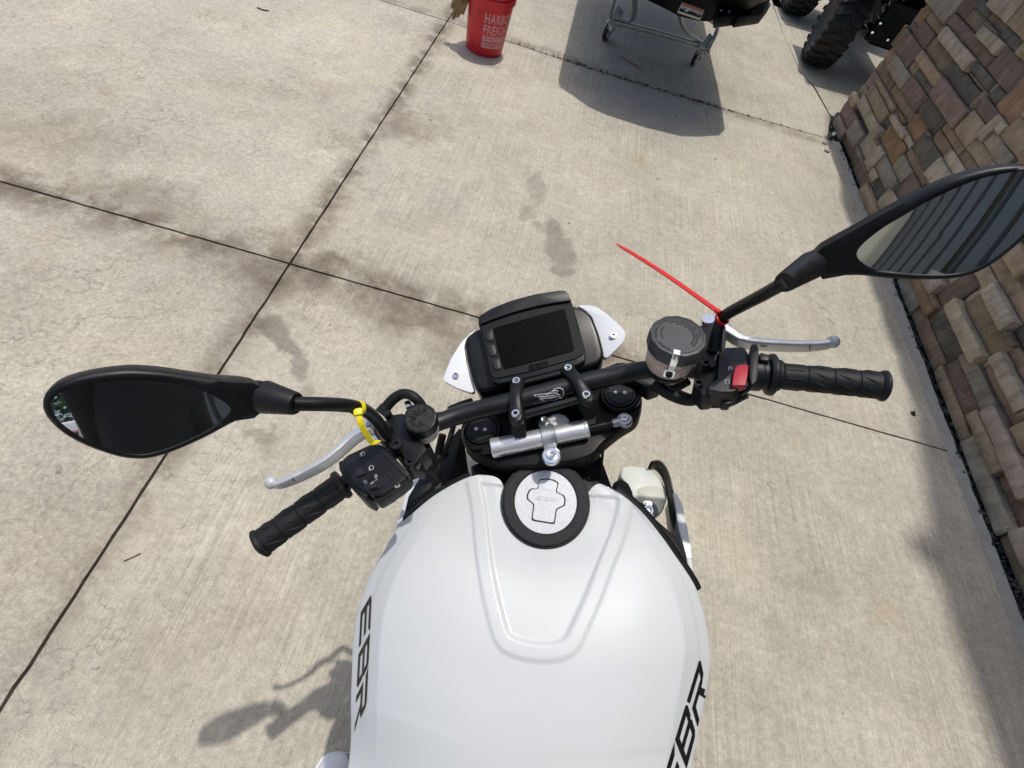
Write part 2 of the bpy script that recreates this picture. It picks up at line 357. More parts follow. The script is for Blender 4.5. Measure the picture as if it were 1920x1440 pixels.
def ball(c, r, n=16, sq=(1, 1, 1), A=np.eye(3)):
    v = []; f = []; m = n // 2
    for i in range(m + 1):
        th = math.pi * i / m
        for k in range(n):
            ph = 2 * math.pi * k / n; v.append(np.asarray(c) + A @ (V3(math.sin(th) * math.cos(ph), math.sin(th) * math.sin(ph), math.cos(th)) * r * np.array(sq)))
    for i in range(m):
        for k in range(n): f.append((i * n + k, i * n + (k + 1) % n, (i + 1) * n + (k + 1) % n, (i + 1) * n + k))
    return v, f
def smoothpoly(pts, n=5): return crom(pts, n, closed=True)
def roundpoly(pts, k=.25, n=4):
    """polygon with softened corners (straight sides stay straight)"""
    P = [np.asarray(p, float) for p in pts]; out = []
    for i in range(len(P)):
        a, b_, c = P[i - 1], P[i], P[(i + 1) % len(P)]
        p0, p2 = b_ + (a - b_) * k, b_ + (c - b_) * k
        for j in range(n + 1):
            t = j / n; out.append((1 - t) ** 2 * p0 + 2 * t * (1 - t) * b_ + t * t * p2)
    return out
def bolt_vf(c, axis, r, h, socket=.5):
    return lathe([(r * .92, -h * .6), (r, 0), (r, h * .75), (r * .88, h), (r * (socket + .08), h), (r * socket, h * .9), (r * socket, h * .25), (0.00001, h * .25)], c, axis, 20)
def text_mesh(s, bold=0.0):
    cu = bpy.data.curves.new('lettering', 'FONT'); cu.body = s; cu.size = 1; cu.offset = bold; cu.resolution_u = 2
    o = bpy.data.objects.new('lettering', cu); COL.objects.link(o)
    dg = bpy.context.evaluated_depsgraph_get(); me = bpy.data.meshes.new_from_object(o.evaluated_get(dg))
    v = [np.array(p.co) for p in me.vertices]; f = [tuple(p.vertices) for p in me.polygons]
    bpy.data.objects.remove(o); bpy.data.curves.remove(cu); bpy.data.meshes.remove(me)
    lo = np.min(v, 0); hi = np.max(v, 0)
    return [(p - lo) / (hi - lo + 1e-9) for p in v], f, (hi - lo)[0] / (hi - lo)[1]
# the slanted block letters on the tank, cap and dash: quads in a unit cell (x along the word, y up)
def letters():
    w = .20
    E_ = [[(0, 0), (w, 0), (w, 1), (0, .9)], [(w, 0), (1, 0), (1, w), (w, w)], [(w, .40), (.92, .40), (.92, .60), (w, .60)], [(w, .80), (.92, .80), (1.12, 1), (w, 1)]]
    B_ = [[(0, 0), (w, 0), (w, 1), (0, 1)], [(w, 0), (.88, 0), (1, .1), (1, w), (w, w)], [(w, .42), (.8, .42), (.8, .60), (w, .60)], [(w, .80), (1, .80), (1, .9), (.9, 1), (w, 1)],
          [(.8, w), (1, w), (1, .44), (.93, .51), (.8, .51)], [(.8, .51), (.93, .51), (1, .58), (1, .80), (.8, .80)]]
    R_ = [[(0, 0), (w, 0), (w, .6), (0, .6)], [(-.05, .80), (1, .80), (1, .9), (.9, 1), (-.15, 1)], [(.8, .42), (1, .52), (1, .80), (.8, .80)], [(w, .42), (.8, .42), (.8, .60), (w, .60)], [(.52, .42), (.72, .42), (1.02, 0), (.80, 0)]]
    return [E_, B_, R_]
LET = letters()

exec_order = None

# ================================================================== SETTING
def struct(o): o['kind'] = 'structure'; return o
def stuff(o): o['kind'] = 'stuff'; return o
gv = [(-70, -70, -.03), (70, -70, -.03), (70, 70, -.03), (-70, 70, -.03)]
M['asphalt'] = simple('asphalt', (.055, .054, .052), .9, bump=.5, bscale=90, var=.35, vscale=40)
struct(obj('ground', (gv, [(0, 1, 2, 3)]), M['asphalt'], smooth=False))
def dense(a, b, step=.04):
    a, b = np.array(a, float), np.array(b, float); n = max(1, int(np.linalg.norm(b - a) / step)); return [a + (b - a) * i / n for i in range(n)]
def slab(poly, parent, jit=.0016):
    pts = []
    for i in range(len(poly)): pts += dense(poly[i], poly[(i + 1) % len(poly)])
    P = []
    for x, y in pts:
        j = jit * (noise.noise((x * 23, y * 23, 3.3)) * 1.6 + noise.noise((x * 80, y * 80, 1.7)))
        P.append((x + j, y + j * .8, 0.0))
    n = len(P); v = P + [(x, y, -.028) for x, y, _ in P]
    return obj('concrete_slab', (v, [tuple(range(n))] + [(i, i + n, (i + 1) % n + n, (i + 1) % n) for i in range(n)]), M['concrete'], parent, smooth=False)
pave = bpy.data.objects.new('pavement', None); COL.objects.link(pave); struct(pave)
g = .0046
Cj = [(-3.84, 3.98), (-1.3, 4.008), (-.838, 4.028), (0, 4.02), (.63, 4.043), (1.24, 4.08), (1.81, 4.131), (2.12, 4.162)]
XA, XW = -.838, 2.165
slab([(XA + g, 1.43 + g), (XW, 1.43 + g), (2.18, 4.168 - g)] + [(x, y - g) for x, y in Cj[6:2:-1]] + [(XA + g, 4.028 - g)], pave)
slab([(XA + g, -1.25), (XW, -1.25), (XW, 1.43 - g), (XA + g, 1.43 - g)], pave)
slab([(-3.84, 1.43 + g), (XA - g, 1.43 + g), (XA - g, 4.028 - g), (-1.3, 4.008 - g), (-3.84, 3.98 - g)], pave)
slab([(-3.84, -1.25), (XA - g, -1.25), (XA - g, 1.43 - g), (-3.84, 1.43 - g)], pave)
slab([(-3.84, 3.98 + g), (-1.3, 4.008 + g), (XA - g, 4.028 + g), (XA - g, 6.9), (-3.84, 6.9)], pave)
slab([(XA + g, 4.028 + g)] + [(x, y + g) for x, y in Cj[3:]] + [(2.235, 4.56), (2.172, 5.07), (2.094, 5.28), (2.054, 6.05), (2.046, 6.9), (XA + g, 6.9)], pave)
slab([(2.245, 4.60), (2.62, 4.60), (6.0, 4.75), (6.0, 4.98), (2.32, 5.10), (2.19, 5.10)], pave)
slab([(2.182, 5.106), (2.32, 5.106), (6.0, 4.986), (6.0, 9.4), (2.06, 9.4), (2.056, 6.05), (2.102, 5.28)], pave)
for x0, x1 in ((-9.84, -6.85), (-6.84, -3.85)):
    for y0, y1 in ((-1.25, 1.423), (1.437, 3.97), (3.985, 6.9)): slab([(x0, y0), (x1, y0), (x1, y1), (x0, y1)], pave)
for x0, x1 in ((-9.84, -6.85), (-6.84, -3.85), (-3.84, XA - g), (XA + g, 2.165)):
    for y0, y1 in ((-12.0, -8.06), (-8.05, -4.06), (-4.05, -1.257)): slab([(x0, y0), (x1, y0), (x1, y1), (x0, y1)], pave)
    slab([(x0, 6.907), (x1, 6.907), (x1, 9.4), (x0, 9.4)], pave)
# smeared mortar lip along the foot of the wall
def strip(xa, xb, y0, y1, za, zb, step=.03, ja=.004, jb=.008):
    v = []; f = []; n = int((y1 - y0) / step)
    for i in range(n + 1):
        y = y0 + (y1 - y0) * i / n
        a = xa + ja * noise.noise((y * 9, 1, 0)); b_ = xb + .014 * min(1, max(0, (y - 1.7) / 1.2)) + jb * noise.noise((y * 7, 5, 0)) + .006 * noise.noise((y * 31, 2, 9))
        z2 = zb + .003 * noise.noise((y * 15, 9, 9)); v += [(a, y, za), ((a + b_) / 2, y, za + (z2 - za) * .4), (b_, y, z2), (b_ + .004, y, -.028)]
    for i in range(n):
        for k in range(3): f.append((i * 4 + k, i * 4 + k + 1, i * 4 + 5 + k, i * 4 + 4 + k))
    return v, f
struct(obj('mortar_strip', strip(2.150, 2.203, -3.0, 4.15, .0012, .007), M['mortar'], pave, angle=80))

# ------------------------------------------------------------------ stone wall
WX = 2.25
def wyz(px, py): p = cut(px, py, (WX, 0, 0), (1, 0, 0)); return p[1], p[2]
CR = dict(A=(1720, 0, 9.6), B=(1620, 60, 9.6), C=(1540, 170, 9.6), D=(1720, 150, 7.2), E=(1580, 280, 9.6), F=(1660, 460, 5.5385), G=(1720, 660, 5.54), H=(1770, 860, 4.966))
# crop, far-top corner, near-bottom corner, tone, how far it stands proud (cm)
TR = [('A', 510, -320, 520, 415, 'G', 3), ('A', 200, 100, 120, 330, 'O', 1), ('A', 250, 170, 400, 640, 'B', 1), ('A', 130, 350, 185, 770, 'P', 1.5), ('B', 830, 0, 1060, 290, 'L', 3.5),
      ('A', 350, 620, 430, 1260, 'B', 1), ('A', 570, 500, 900, 1270, 'L', 4), ('A', 690, 250, 1230, 1220, 'P', 2), ('A', 1000, 170, 1120, 620, 'B', 1), ('A', 880, 20, 830, 330, 'P', 1.5),
      ('A', 1260, 500, 1400, 1000, 'L', 4), ('A', 1390, 240, 1460, 600, 'B', 1.5), ('A', 1200, 0, 1240, 340, 'D', 2), ('A', 1640, 480, 1740, 940, 'D', 2), ('A', 1500, -150, 1630, 420, 'L', 4),
      ('A', 1830, 220, 1900, 720, 'T', 3), ('A', 1600, 870, 1650, 1580, 'P', 2), ('A', 1920, 800, 1960, 1150, 'T', 3), ('A', 1080, 1090, 1230, 1560, 'D', 2),
      ('B', 1650, 480, 1880, 1277, 'D', 2), ('B', 740, 80, 800, 600, 'P', 2.5), ('B', 520, 300, 410, 610, 'O', 1), ('B', 350, 540, 440, 1030, 'B', 1), ('B', 620, 430, 690, 990, 'G', 3),
      ('B', 880, 780, 920, 1400, 'P', 2), ('B', 1080, 320, 1250, 930, 'T', 3), ('B', 940, 500, 890, 720, 'T', 1.5), ('B', 1000, 700, 1160, 1170, 'D', 1.5), ('B', 570, 900, 800, 1560, 'B', 1),
      ('B', 270, 800, 510, 1430, 'T', 2), ('B', 200, 700, 150, 910, 'R', 1), ('D', 395, 0, 520, 640, 'R', 4.5),
      ('C', 980, -20, 1100, 540, 'T', 3.5), ('C', 860, 140, 1000, 830, 'L', 5), ('C', 560, 200, 520, 720, 'R', 3.5), ('C', 720, 300, 760, 690, 'D', .5), ('C', 670, 580, 620, 1020, 'G', 4.5),
      ('C', 400, 500, 320, 960, 'G', 5), ('C', 830, 840, 890, 1170, 'L', 2), ('C', 1380, 410, 1480, 880, 'L', 5), ('C', 1280, 650, 1290, 1290, 'O', 2), ('C', 500, 800, 560, 1370, 'B', 1.5),
      ('C', 1110, 1000, 980, 1340, 'L', 4), ('C', 1340, 320, 1190, 680, 'D', .5), ('C', 1740, 430, 1690, 930, 'O', 1), ('C', 1560, 820, 1590, 1010, 'L', 2), ('E', 1100, 140, 1110, 530, 'G', 2.5),
      ('E', 1250, 0, 1390, 590, 'B', 1.5), ('E', 820, 130, 780, 720, 'G', 3), ('E', 1230, 480, 1060, 930, 'P', 2), ('E', 930, 710, 850, 1060, 'L', 3), ('E', 690, 540, 640, 890, 'D', 1.5),
      ('E', 570, 370, 560, 590, 'L', 3.5), ('E', 370, 170, 350, 720, 'B', 2), ('E', 480, 640, 540, 1230, 'T', 5), ('D', 360, 1080, 240, 1430, 'L', 4), ('D', 170, 230, 200, 750, 'D', 2),
      ('D', 440, 560, 550, 1020, 'B', 2), ('D', 330, 670, 360, 1040, 'B', 2), ('D', 790, 420, 700, 920, 'T', 3), ('D', 970, 240, 940, 610, 'P', 2.5), ('D', 1120, 490, 910, 840, 'L', 5),
      ('D', 1400, 130, 1290, 620, 'O', 3), ('D', 890, 120, 740, 410, 'B', 1.5), ('D', 850, 780, 880, 1200, 'T', 2.5), ('D', 1080, 740, 1030, 1020, 'L', 3), ('D', 1190, 900, 1130, 1160, 'G', 4),
      ('D', 1330, 640, 1440, 1110, 'T', 4), ('D', 690, 930, 680, 1250, 'B', 2), ('D', 490, 940, 500, 1310, 'L', 2.5), ('D', 140, 690, 120, 1240, 'D', 2),
      ('F', 250, 350, 280, 620, 'G', 2.5), ('F', 390, 330, 430, 700, 'O', 4), ('F', 500, 340, 460, 480, 'L', 4.5), ('F', 940, 300, 600, 700, 'P', 1.5), ('F', 740, 510, 930, 1260, 'L', 5.5),
      ('F', 630, 610, 650, 1210, 'D', 1.5), ('F', 430, 700, 500, 1290, 'B', 2), ('F', 1060, 560, 1120, 1190, 'B', 2), ('F', 1180, 430, 1250, 870, 'L', 6), ('F', 1110, 230, 1040, 480, 'L', 2.5),
      ('F', 1270, 120, 1390, 760, 'T', 2), ('F', 1340, 110, 1350, 300, 'T', 5), ('F', 1400, 290, 1440, 530, 'L', 5), ('F', 1440, 840, 1430, 1040, 'D', 1),
      ('G', 270, 130, 440, 920, 'T', 2.5), ('G', 420, 50, 500, 700, 'P', 1.5), ('G', 570, -20, 680, 620, 'G', 3), ('G', 800, 100, 1000, 790, 'B', .8), ('G', 920, 70, 1010, 570, 'L', 6),
      ('G', 670, 610, 850, 1260, 'T', 4.5), ('G', 850, 560, 1060, 1450, 'L', 5), ('G', 600, 870, 768, 1911, 'L', 3.5), ('G', 540, 690, 540, 870, 'P', .5), ('G', 1110, 740, 1110, 950, 'T', 3), ('G', 1050, -30, 1110, 280, 'B', 2),
      ('H', 620, 140, 740, 650, 'P', .5), ('H', 640, 720, 745, 1300, 'B', 2), ('H', 745, 690, 745, 930, 'L', 5)]
TONE = dict(L=(.43, .355, .26), T=(.365, .27, .175), B=(.245, .175, .115), D=(.130, .114, .092), P=(.185, .126, .100), O=(.30, .185, .105), R=(.27, .175, .150), G=(.29, .25, .20))
cell = .01; Y0, Y1, Z1 = -2.6, 4.49, 1.24
NY, NZ = int((Y1 - Y0) / cell), int(Z1 / cell); grid = np.zeros((NY, NZ), int)
rects = []
def put(a, b, c, d, tone, proud, keep=False):
    rects.append([a, b, c, d, tone, proud]); grid[a:b, c:d] = len(rects)
for cr, fx, fy, nx, ny, tone, proud in TR:
    ox, oy, s_ = CR[cr]
    ya, za = wyz(ox + fx / s_, oy + fy / s_); yb, zb = wyz(ox + nx / s_, oy + ny / s_)
    a, b = sorted((int(round((yb - Y0) / cell)), int(round((ya - Y0) / cell)))); c, d = sorted((int(round(zb / cell)), int(round(za / cell))))
    a, b, c, d = max(0, a), min(NY, b), max(0, c), min(NZ, d)
    while b - a > 1 and c < d and (grid[a, c:d] > 0).mean() > .45: a += 1
    while b - a > 1 and c < d and (grid[b - 1, c:d] > 0).mean() > .45: b -= 1
    while d - c > 1 and a < b and (grid[a:b, c] > 0).mean() > .45: c += 1
    while d - c > 1 and a < b and (grid[a:b, d - 1] > 0).mean() > .45: d -= 1
    if b - a < 3 or d - c < 2 or (grid[a:b, c:d] > 0).mean() > .25: continue
    put(a, b, c, d, tone, proud)
for rnd in range(5):                                           # let every laid stone close up to its neighbours
    for k, r_ in enumerate(rects):
        a, b, c, d = r_[:4]
        if a > 0 and not grid[a - 1, c:d].any(): a -= 1
        if b < NY and not grid[b, c:d].any(): b += 1
        if c > 0 and not grid[a:b, c - 1].any(): c -= 1
        if d < NZ and not grid[a:b, d].any(): d += 1
        r_[:4] = [a, b, c, d]; grid[a:b, c:d] = k + 1
wr = random.Random(11)
for c in range(NZ):                                            # fill what the mirror hides and what lies out of frame
    a = NY - 1
    while a >= 0:
        if grid[a, c]: a -= 1; continue
        wl = wr.randint(12, 34); hh = wr.choice((5, 6, 7, 8, 9, 11, 13)); w_ = 0
        while w_ < wl and a - w_ >= 0 and not grid[a - w_, c]: w_ += 1
        h_ = 0
        while h_ < hh and c + h_ < NZ and not grid[a - w_ + 1:a + 1, c + h_].any(): h_ += 1
        if NZ - (c + h_) < 3: 
            while c + h_ < NZ and not grid[a - w_ + 1:a + 1, c + h_].any(): h_ += 1
        if w_ * h_ < 7: grid[a - w_ + 1:a + 1, c:c + h_] = 9999; a -= w_; continue
        put(a - w_ + 1, a + 1, c, c + h_, wr.choice('LLTTTBBBDPPOGGR'), wr.choice((.5, 1, 1.5, 2, 2.5, 3, 4, 5))); a -= w_
def stone_vf(ya, yb, za, zb, proud, seed):
    e = .0025; ya += e; yb -= e; za += e * .8; zb -= e * .8
    ny = max(3, min(7, int((yb - ya) / .035) + 2)); nz = max(3, min(5, int((zb - za) / .03) + 2)); xf = WX + .012 - proud * .01; q = random.Random(seed); tilt = q.uniform(-.06, .06); tz = q.uniform(-.09, .06)
    lo = min(.009, .22 * (zb - za), .22 * (yb - ya)); ys = [ya, ya + lo] + [ya + lo + (yb - ya - 2 * lo) * i / (ny - 2) for i in range(1, ny - 2)] + [yb - lo, yb]; zs = [za, za + lo] + [za + lo + (zb - za - 2 * lo) * i / (nz - 2) for i in range(1, nz - 2)] + [zb - lo, zb]
    ny, nz = len(ys), len(zs); v = []; f = []
    for i, y in enumerate(ys):
        for k, z in enumerate(zs):
            edge = (i in (0, ny - 1)) + (k in (0, nz - 1))
            x = xf + .0055 * edge + tilt * (y - (ya + yb) / 2) * .3 + tz * (z - (za + zb) / 2) * .6 + .006 * noise.noise((y * 14 + seed, z * 14, seed * .7)) + .003 * noise.noise((y * 45, z * 45 + seed, 0))
            jy = .0028 * noise.noise((z * 30, seed, y * 9)); jz = .0028 * noise.noise((y * 22, seed, z * 9))
            v.append((x, y + (jy if edge else 0), max(.004, z + (jz if edge else 0))))
    for i in range(ny - 1):
        for k in range(nz - 1): f.append((i * nz + k, i * nz + k + 1, (i + 1) * nz + k + 1, (i + 1) * nz + k))
    rim = [i * nz for i in range(ny)] + [(ny - 1) * nz + k for k in range(1, nz)] + [i * nz + nz - 1 for i in range(ny - 2, -1, -1)] + [k for k in range(nz - 2, 0, -1)]
    o = len(v); v += [(WX + .03, v[j][1], v[j][2]) for j in rim]; n = len(rim)
    for i in range(n): f.append((rim[i], rim[(i + 1) % n], o + (i + 1) % n, o + i))
    return v, f
wall = thing('stone_wall', (WX, 1.5, 0), 'stacked ledge stone wall in brown, tan and grey along the concrete', 'wall')
obj('wall_core', box(((WX + 2.75) / 2 + .011, (Y0 + Y1 - .05) / 2, Z1 / 2), 2.75 - WX - .02, Y1 - Y0 - .05, Z1), M['dirt'], wall, smooth=False)
shown, rest = [], []
for i, r_ in enumerate(rects): (shown if (Y0 + r_[1] * cell) > .62 else rest).append((i, r_))
shown.sort(key=lambda t: -t[1][0] * 0 + (t[1][0] < 0)); rest += shown[300:]; shown = shown[:300]
def tone_of(t, q): 
    c = np.array(TONE[t]) * q.uniform(.90, 1.12); c *= np.array([q.uniform(.96, 1.05), 1, q.uniform(.94, 1.05)]); return c
for i, (a, b, c, d, tone, proud) in shown:
    o = obj('stone', stone_vf(Y0 + a * cell, Y0 + b * cell, c * cell, d * cell, proud, i * 1.37), M['stone'], wall, angle=38)
    o.color = (*tone_of(tone, random.Random(i)), 1)
mb = MB()
for i, (a, b, c, d, tone, proud) in rest: mb.add(stone_vf(Y0 + a * cell, Y0 + b * cell, c * cell, d * cell, proud, i * 1.37))
o = stuff(mb.build('stone_courses', M['stone'], wall, angle=50)); o.color = (.26, .2, .14, 1)
obj('cap_course', box((WX + .2, (Y0 + Y1) / 2, Z1 + .035), .56, Y1 - Y0 + .02, .066), M['mortar'], wall, bevel=.008)

# ------------------------------------------------------------------ the building that carries the wall: ribbed metal siding, canopy over the pavement
bld = thing('metal_building', (4, 0, 0), 'ribbed metal building above the ledge stone wall, seen in the mirrors', 'building')
def siding(p0, p1, z0, z1, nrm, pitch=.30, depth=.06):
    """trapezoid ribs running up from z0 to z1 between plan points p0 and p1"""
    p0, p1, nrm = (np.array(q, float) for q in (p0, p1, nrm)); Ln = np.linalg.norm(p1 - p0); d = (p1 - p0) / Ln; pr = []; s_ = 0
    while s_ < Ln - 1e-6:
        for ds, h_ in ((0, depth), (pitch * .70, depth), (pitch * .73, 0), (pitch * .95, 0), (pitch * .98, depth)):
            if s_ + ds <= Ln: pr.append((s_ + ds, h_))
        s_ += pitch
    pr.append((Ln, 0)); v = []; f = []
    for s_, h_ in pr:
        q = p0 + d * s_ + nrm * h_; v += [(q[0], q[1], z0), (q[0], q[1], z1)]
    for i in range(len(pr) - 1): f.append((2 * i, 2 * i + 2, 2 * i + 3, 2 * i + 1))
    return v, f
obj('metal_siding', siding((2.34, 4.40), (2.34, -2.6), Z1 + .07, 4.6, (-1, 0), .36), M['siding_dark'], bld, smooth=False, recalc=False)
obj('metal_siding', siding((2.34, -2.6), (2.34, -4.9), 0, 4.6, (-1, 0), .36), M['siding_dark'], bld, smooth=False, recalc=False)
obj('end_siding', siding((2.34, -4.9), (1.62, -4.9), 0, 4.6, (0, 1), .30), M['siding_beige'], bld, smooth=False, recalc=False)
obj('end_wall', box((4.0, -5.04, 2.3), 4.76, .26, 4.6), M['siding_beige'], bld, smooth=False)
obj('wall_block', box((4.40, -.24, 2.9), 4.0, 9.2, 3.3), M['siding_beige'], bld, smooth=False)
# canopy edge above: its outline is where the shade on the pavement begins, carried back up along the sun
hc_ = 8.4; sx_, sy_ = SUN[0] / SUN[2] * hc_, SUN[1] / SUN[2] * hc_
edge = [(2.20, 4.6), (2.155, 3.95), (2.115, 3.2), (2.15, 2.79), (2.14, 2.17), (2.08, 1.8), (2.0, 1.43), (1.93, 1.06), (1.895, .98), (1.81, .965), (1.81, .885), (1.885, .86), (1.885, .6), (1.90, .23), (1.90, -4.2)]
can = [(x + sx_, y + sy_, hc_) for x, y in edge] + [(6.3, -4.2 + sy_, hc_), (6.3, 4.6 + sy_, hc_)]
obj('roof_canopy', prism(can, (0, 0, .12)), M['siding_dark'], bld, smooth=False)

# ================================================================== MOTORCYCLE
bike = thing('motorcycle', (KO[0], KO[1], 0), 'white naked motorcycle leaning on its stand with bars turned left', 'motorcycle')
NEG = -SZ
# ---------- fuel tank: a patch spanned between the edge round the filler, the two flanks and the tail
def hc(f): return .945 + .20 * (min(f, .31) - .27) - (0 if f > .05 else .9 * (.05 - f) ** 2)
def Kpt(px, py, dh):
    h = .9
    for _ in range(12): p = KB.T @ (K(px, py, h) - KO); h = hc(p[1]) + dh
    p = KB.T @ (K(px, py, h) - KO); return V3(p[0], p[1], h)
fr_px = [(897, 890, -.010), (925, 893, -.012), (941, 905, -.014), (951, 940, -.017), (965, 976, -.018), (992, 1000, -.019), (1024, 1009, -.019), (1058, 998, -.019), (1085, 972, -.018), (1098, 935, -.017), (1108, 917, -.014), (1122, 907, -.012), (1140, 912, -.010)]
lf_px = [(897, 890, -.010), (868, 898, -.012), (820, 925, -.018), (780, 957, -.026), (750, 986, -.034), (717, 1040, -.044), (691, 1090, -.052), (672, 1148, -.058), (664, 1200, -.06), (660, 1300, -.062), (655, 1440, -.066)]
rt_px = [(1140, 912, -.010), (1168, 928, -.012), (1204, 960, -.018), (1240, 1005, -.028), (1266, 1042, -.036), (1290, 1077, -.044), (1305, 1105, -.050), (1319, 1152, -.056), (1328, 1200, -.06), (1331, 1240, -.062), (1322, 1300, -.063), (1303, 1400, -.064), (1294, 1450, -.066)]
def resample(P, n):
    q = crom(P, 12); L_ = np.r_[0, np.cumsum([np.linalg.norm(q[i + 1] - q[i]) for i in range(len(q) - 1)])]; return [np.array([np.interp(t, L_, [w[k] for w in q]) for k in range(3)]) for t in np.linspace(0, L_[-1], n)]
tail_l, tail_r = V3(-.20, -.16, .80), V3(.20, -.16, .80)
NU, NV = 201, 171
Fr = resample([Kpt(*p) for p in fr_px], NU); EL = resample([Kpt(*p) for p in lf_px] + [tail_l], NV); ER = resample([Kpt(*p) for p in rt_px] + [tail_r], NV)
Bk = [tail_l * (1 - s_) + tail_r * s_ + V3(0, 0, .075 * (1 - abs(2 * s_ - 1) ** 2.6)) for s_ in np.linspace(0, 1, NU)]
sg = np.zeros((NU, NV, 3))
for j in range(NV):
    v_ = j / (NV - 1)
    for i in range(NU):
        s_ = i / (NU - 1)
        sg[i, j] = Fr[i] * (1 - v_) + Bk[i] * v_ + EL[j] * (1 - s_) + ER[j] * s_ - ((EL[0] * (1 - s_) + ER[0] * s_) * (1 - v_) + (EL[-1] * (1 - s_) + ER[-1] * s_) * v_)
def prof(u): 
    a = abs(u)
    return 1 - .05 * (a / .83) ** 2 if a < .83 else .95 * (1 - ((a - .83) / .17) ** 1.04)
# smooth the height a little, keeping the borders
for _ in range(3): sg[1:-1, 1:-1, 2] = .5 * sg[1:-1, 1:-1, 2] + .125 * (sg[:-2, 1:-1, 2] + sg[2:, 1:-1, 2] + sg[1:-1, :-2, 2] + sg[1:-1, 2:, 2])
for j in range(NV):
    mid = sg[NU // 2, j]; dl = (hc(mid[1]) - .012 * (1 - j / NV) ** 4 - mid[2])
    v_ = j / (NV - 1); fade = min(1, v_ / .5); fade = fade * fade * (3 - 2 * fade)
    back = 1 - max(0, (v_ - .8) / .2) ** 2
    for i in range(NU):
        u = 2 * i / (NU - 1) - 1; sg[i, j, 2] += dl * prof(u) * fade * back
def grid_faces(nu, nv): return [(i * nv + j, (i + 1) * nv + j, (i + 1) * nv + j + 1, i * nv + j + 1) for i in range(nu - 1) for j in range(nv - 1)]
tvs = [kw(*sg[i, j]) for i in range(NU) for j in range(NV)]
bvh0 = BVHTree.FromPolygons([tuple(p) for p in tvs], grid_faces(NU, NV))
def on_tank(px, py, tree=None):
    d = Vector(ray(px, py)).normalized(); h_ = (tree or bvh0).ray_cast(Vector(EYE), d)
    return (np.array(h_[0]), np.array(h_[1])) if h_[0] else (None, None)
# raised V moulding round the filler
vpx = [(888, 905), (897, 950), (902, 1000), (909, 1060), (920, 1120), (933, 1172), (941, 1195), (953, 1208), (975, 1217), (1008, 1223), (1042, 1222), (1063, 1214), (1076, 1200), (1088, 1174), (1111, 1123), (1135, 1060), (1157, 1005), (1170, 960), (1172, 935)]
vp = []
for p in vpx:
    w_, _ = on_tank(*p)
    if w_ is not None: vp.append((KB.T @ (w_ - KO))[:2])
vp = np.array(crom([np.r_[p, 0] for p in vp], 8))[:, :2]; inner_c = vp.mean(0)
def pip(x, y, poly):
    c = False; n = len(poly)
    for i in range(n):
        x1, y1 = poly[i - 1]; x2, y2 = poly[i]
        if (y1 > y) != (y2 > y) and x < (x2 - x1) * (y - y1) / (y2 - y1) + x1: c = not c
    return c
def ss(a, b, x): t = min(1, max(0, (x - a) / (b - a))); return t * t * (3 - 2 * t)
for i in range(NU):
    for j in range(NV):
        x, y, h_ = sg[i, j]; a = vp[:-1]; b_ = vp[1:]; ab = b_ - a; t = np.clip(((np.array([x, y]) - a) * ab).sum(1) / (ab * ab).sum(1), 0, 1)
        d = np.min(np.hypot(*(a + ab * t[:, None] - [x, y]).T)); ins = pip(x, y, vp)
        edgefade = min(1, min(i, NU - 1 - i) / 10)
        sg[i, j, 2] += edgefade * (.0027 * (1 - ss(.0082, .0122, d)) - (.0024 * ss(.008, .013, d) if ins else 0))
for i in range(NU):
    a = abs(2 * i / (NU - 1) - 1)
    for j in range(NV): sg[i, j, 2] -= .0016 * ss(.915, .94, a) * (1 - ss(.55, .8, j / NV)) * ss(0, .04, j / NV)
# lip and skirt
def skirt(E_, In):
    rows = []
    for out, dn in ((.0022, .002), (.0035, .007), (.0020, .016), (-.012, .05), (-.028, .11), (-.05, .20)):
        row = []
        for k in range(len(E_)):
            o = (E_[k] - In[k])[:2]; o = o / (np.linalg.norm(o) + 1e-9); row.append(V3(E_[k][0] + o[0] * out, E_[k][1] + o[1] * out, E_[k][2] - dn))
        rows.append(row)
    return rows
tank = MB(); tvs = [kw(*sg[i, j]) for i in range(NU) for j in range(NV)]; tank.add((tvs, grid_faces(NU, NV)))
for E_, In in (([sg[0, j] for j in range(NV)], [sg[10, j] for j in range(NV)]), ([sg[-1, j] for j in range(NV)], [sg[-11, j] for j in range(NV)])):
    rows = [E_] + skirt(E_, In); n = NV
    tank.add(([kw(*p) for r_ in rows for p in r_], [(a * n + b, a * n + b + 1, (a + 1) * n + b + 1, (a + 1) * n + b) for a in range(len(rows) - 1) for b in range(n - 1)]))
to = tank.build('fuel_tank', M['white'], bike, angle=60)
bm = bmesh.new(); bm.from_mesh(to.data); bmesh.ops.remove_doubles(bm, verts=bm.verts, dist=1e-5); bmesh.ops.recalc_face_normals(bm, faces=bm.faces); bm.to_mesh(to.data); bm.free(); to.data.shade_smooth(); to.data.set_sharp_from_angle(angle=R(60))
bvh = BVHTree.FromPolygons([tuple(p) for p in tank.v], tank.f)
def decal(quads, mapper, parent, name, m, sub=3):
    mb = MB()
    for q in quads:
        q = [np.array(p, float) for p in q]
        if len(q) == 5: q4s = [q[:4], [q[0], q[3], q[4]]]
        else: q4s = [q]
        for s4 in q4s:
            if len(s4) == 3: s4 = s4 + [s4[2]]
            v = []
            for a in range(sub + 1):
                for b in range(sub + 1):
                    s_, t = a / sub, b / sub; v.append(mapper((s4[0] * (1 - s_) + s4[1] * s_) * (1 - t) + (s4[3] * (1 - s_) + s4[2] * s_) * t))
            mb.add((v, [(a * (sub + 1) + b, (a + 1) * (sub + 1) + b, (a + 1) * (sub + 1) + b + 1, a * (sub + 1) + b + 1) for a in range(sub) for b in range(sub)]))
    return mb.build(name, m, parent, smooth=False)
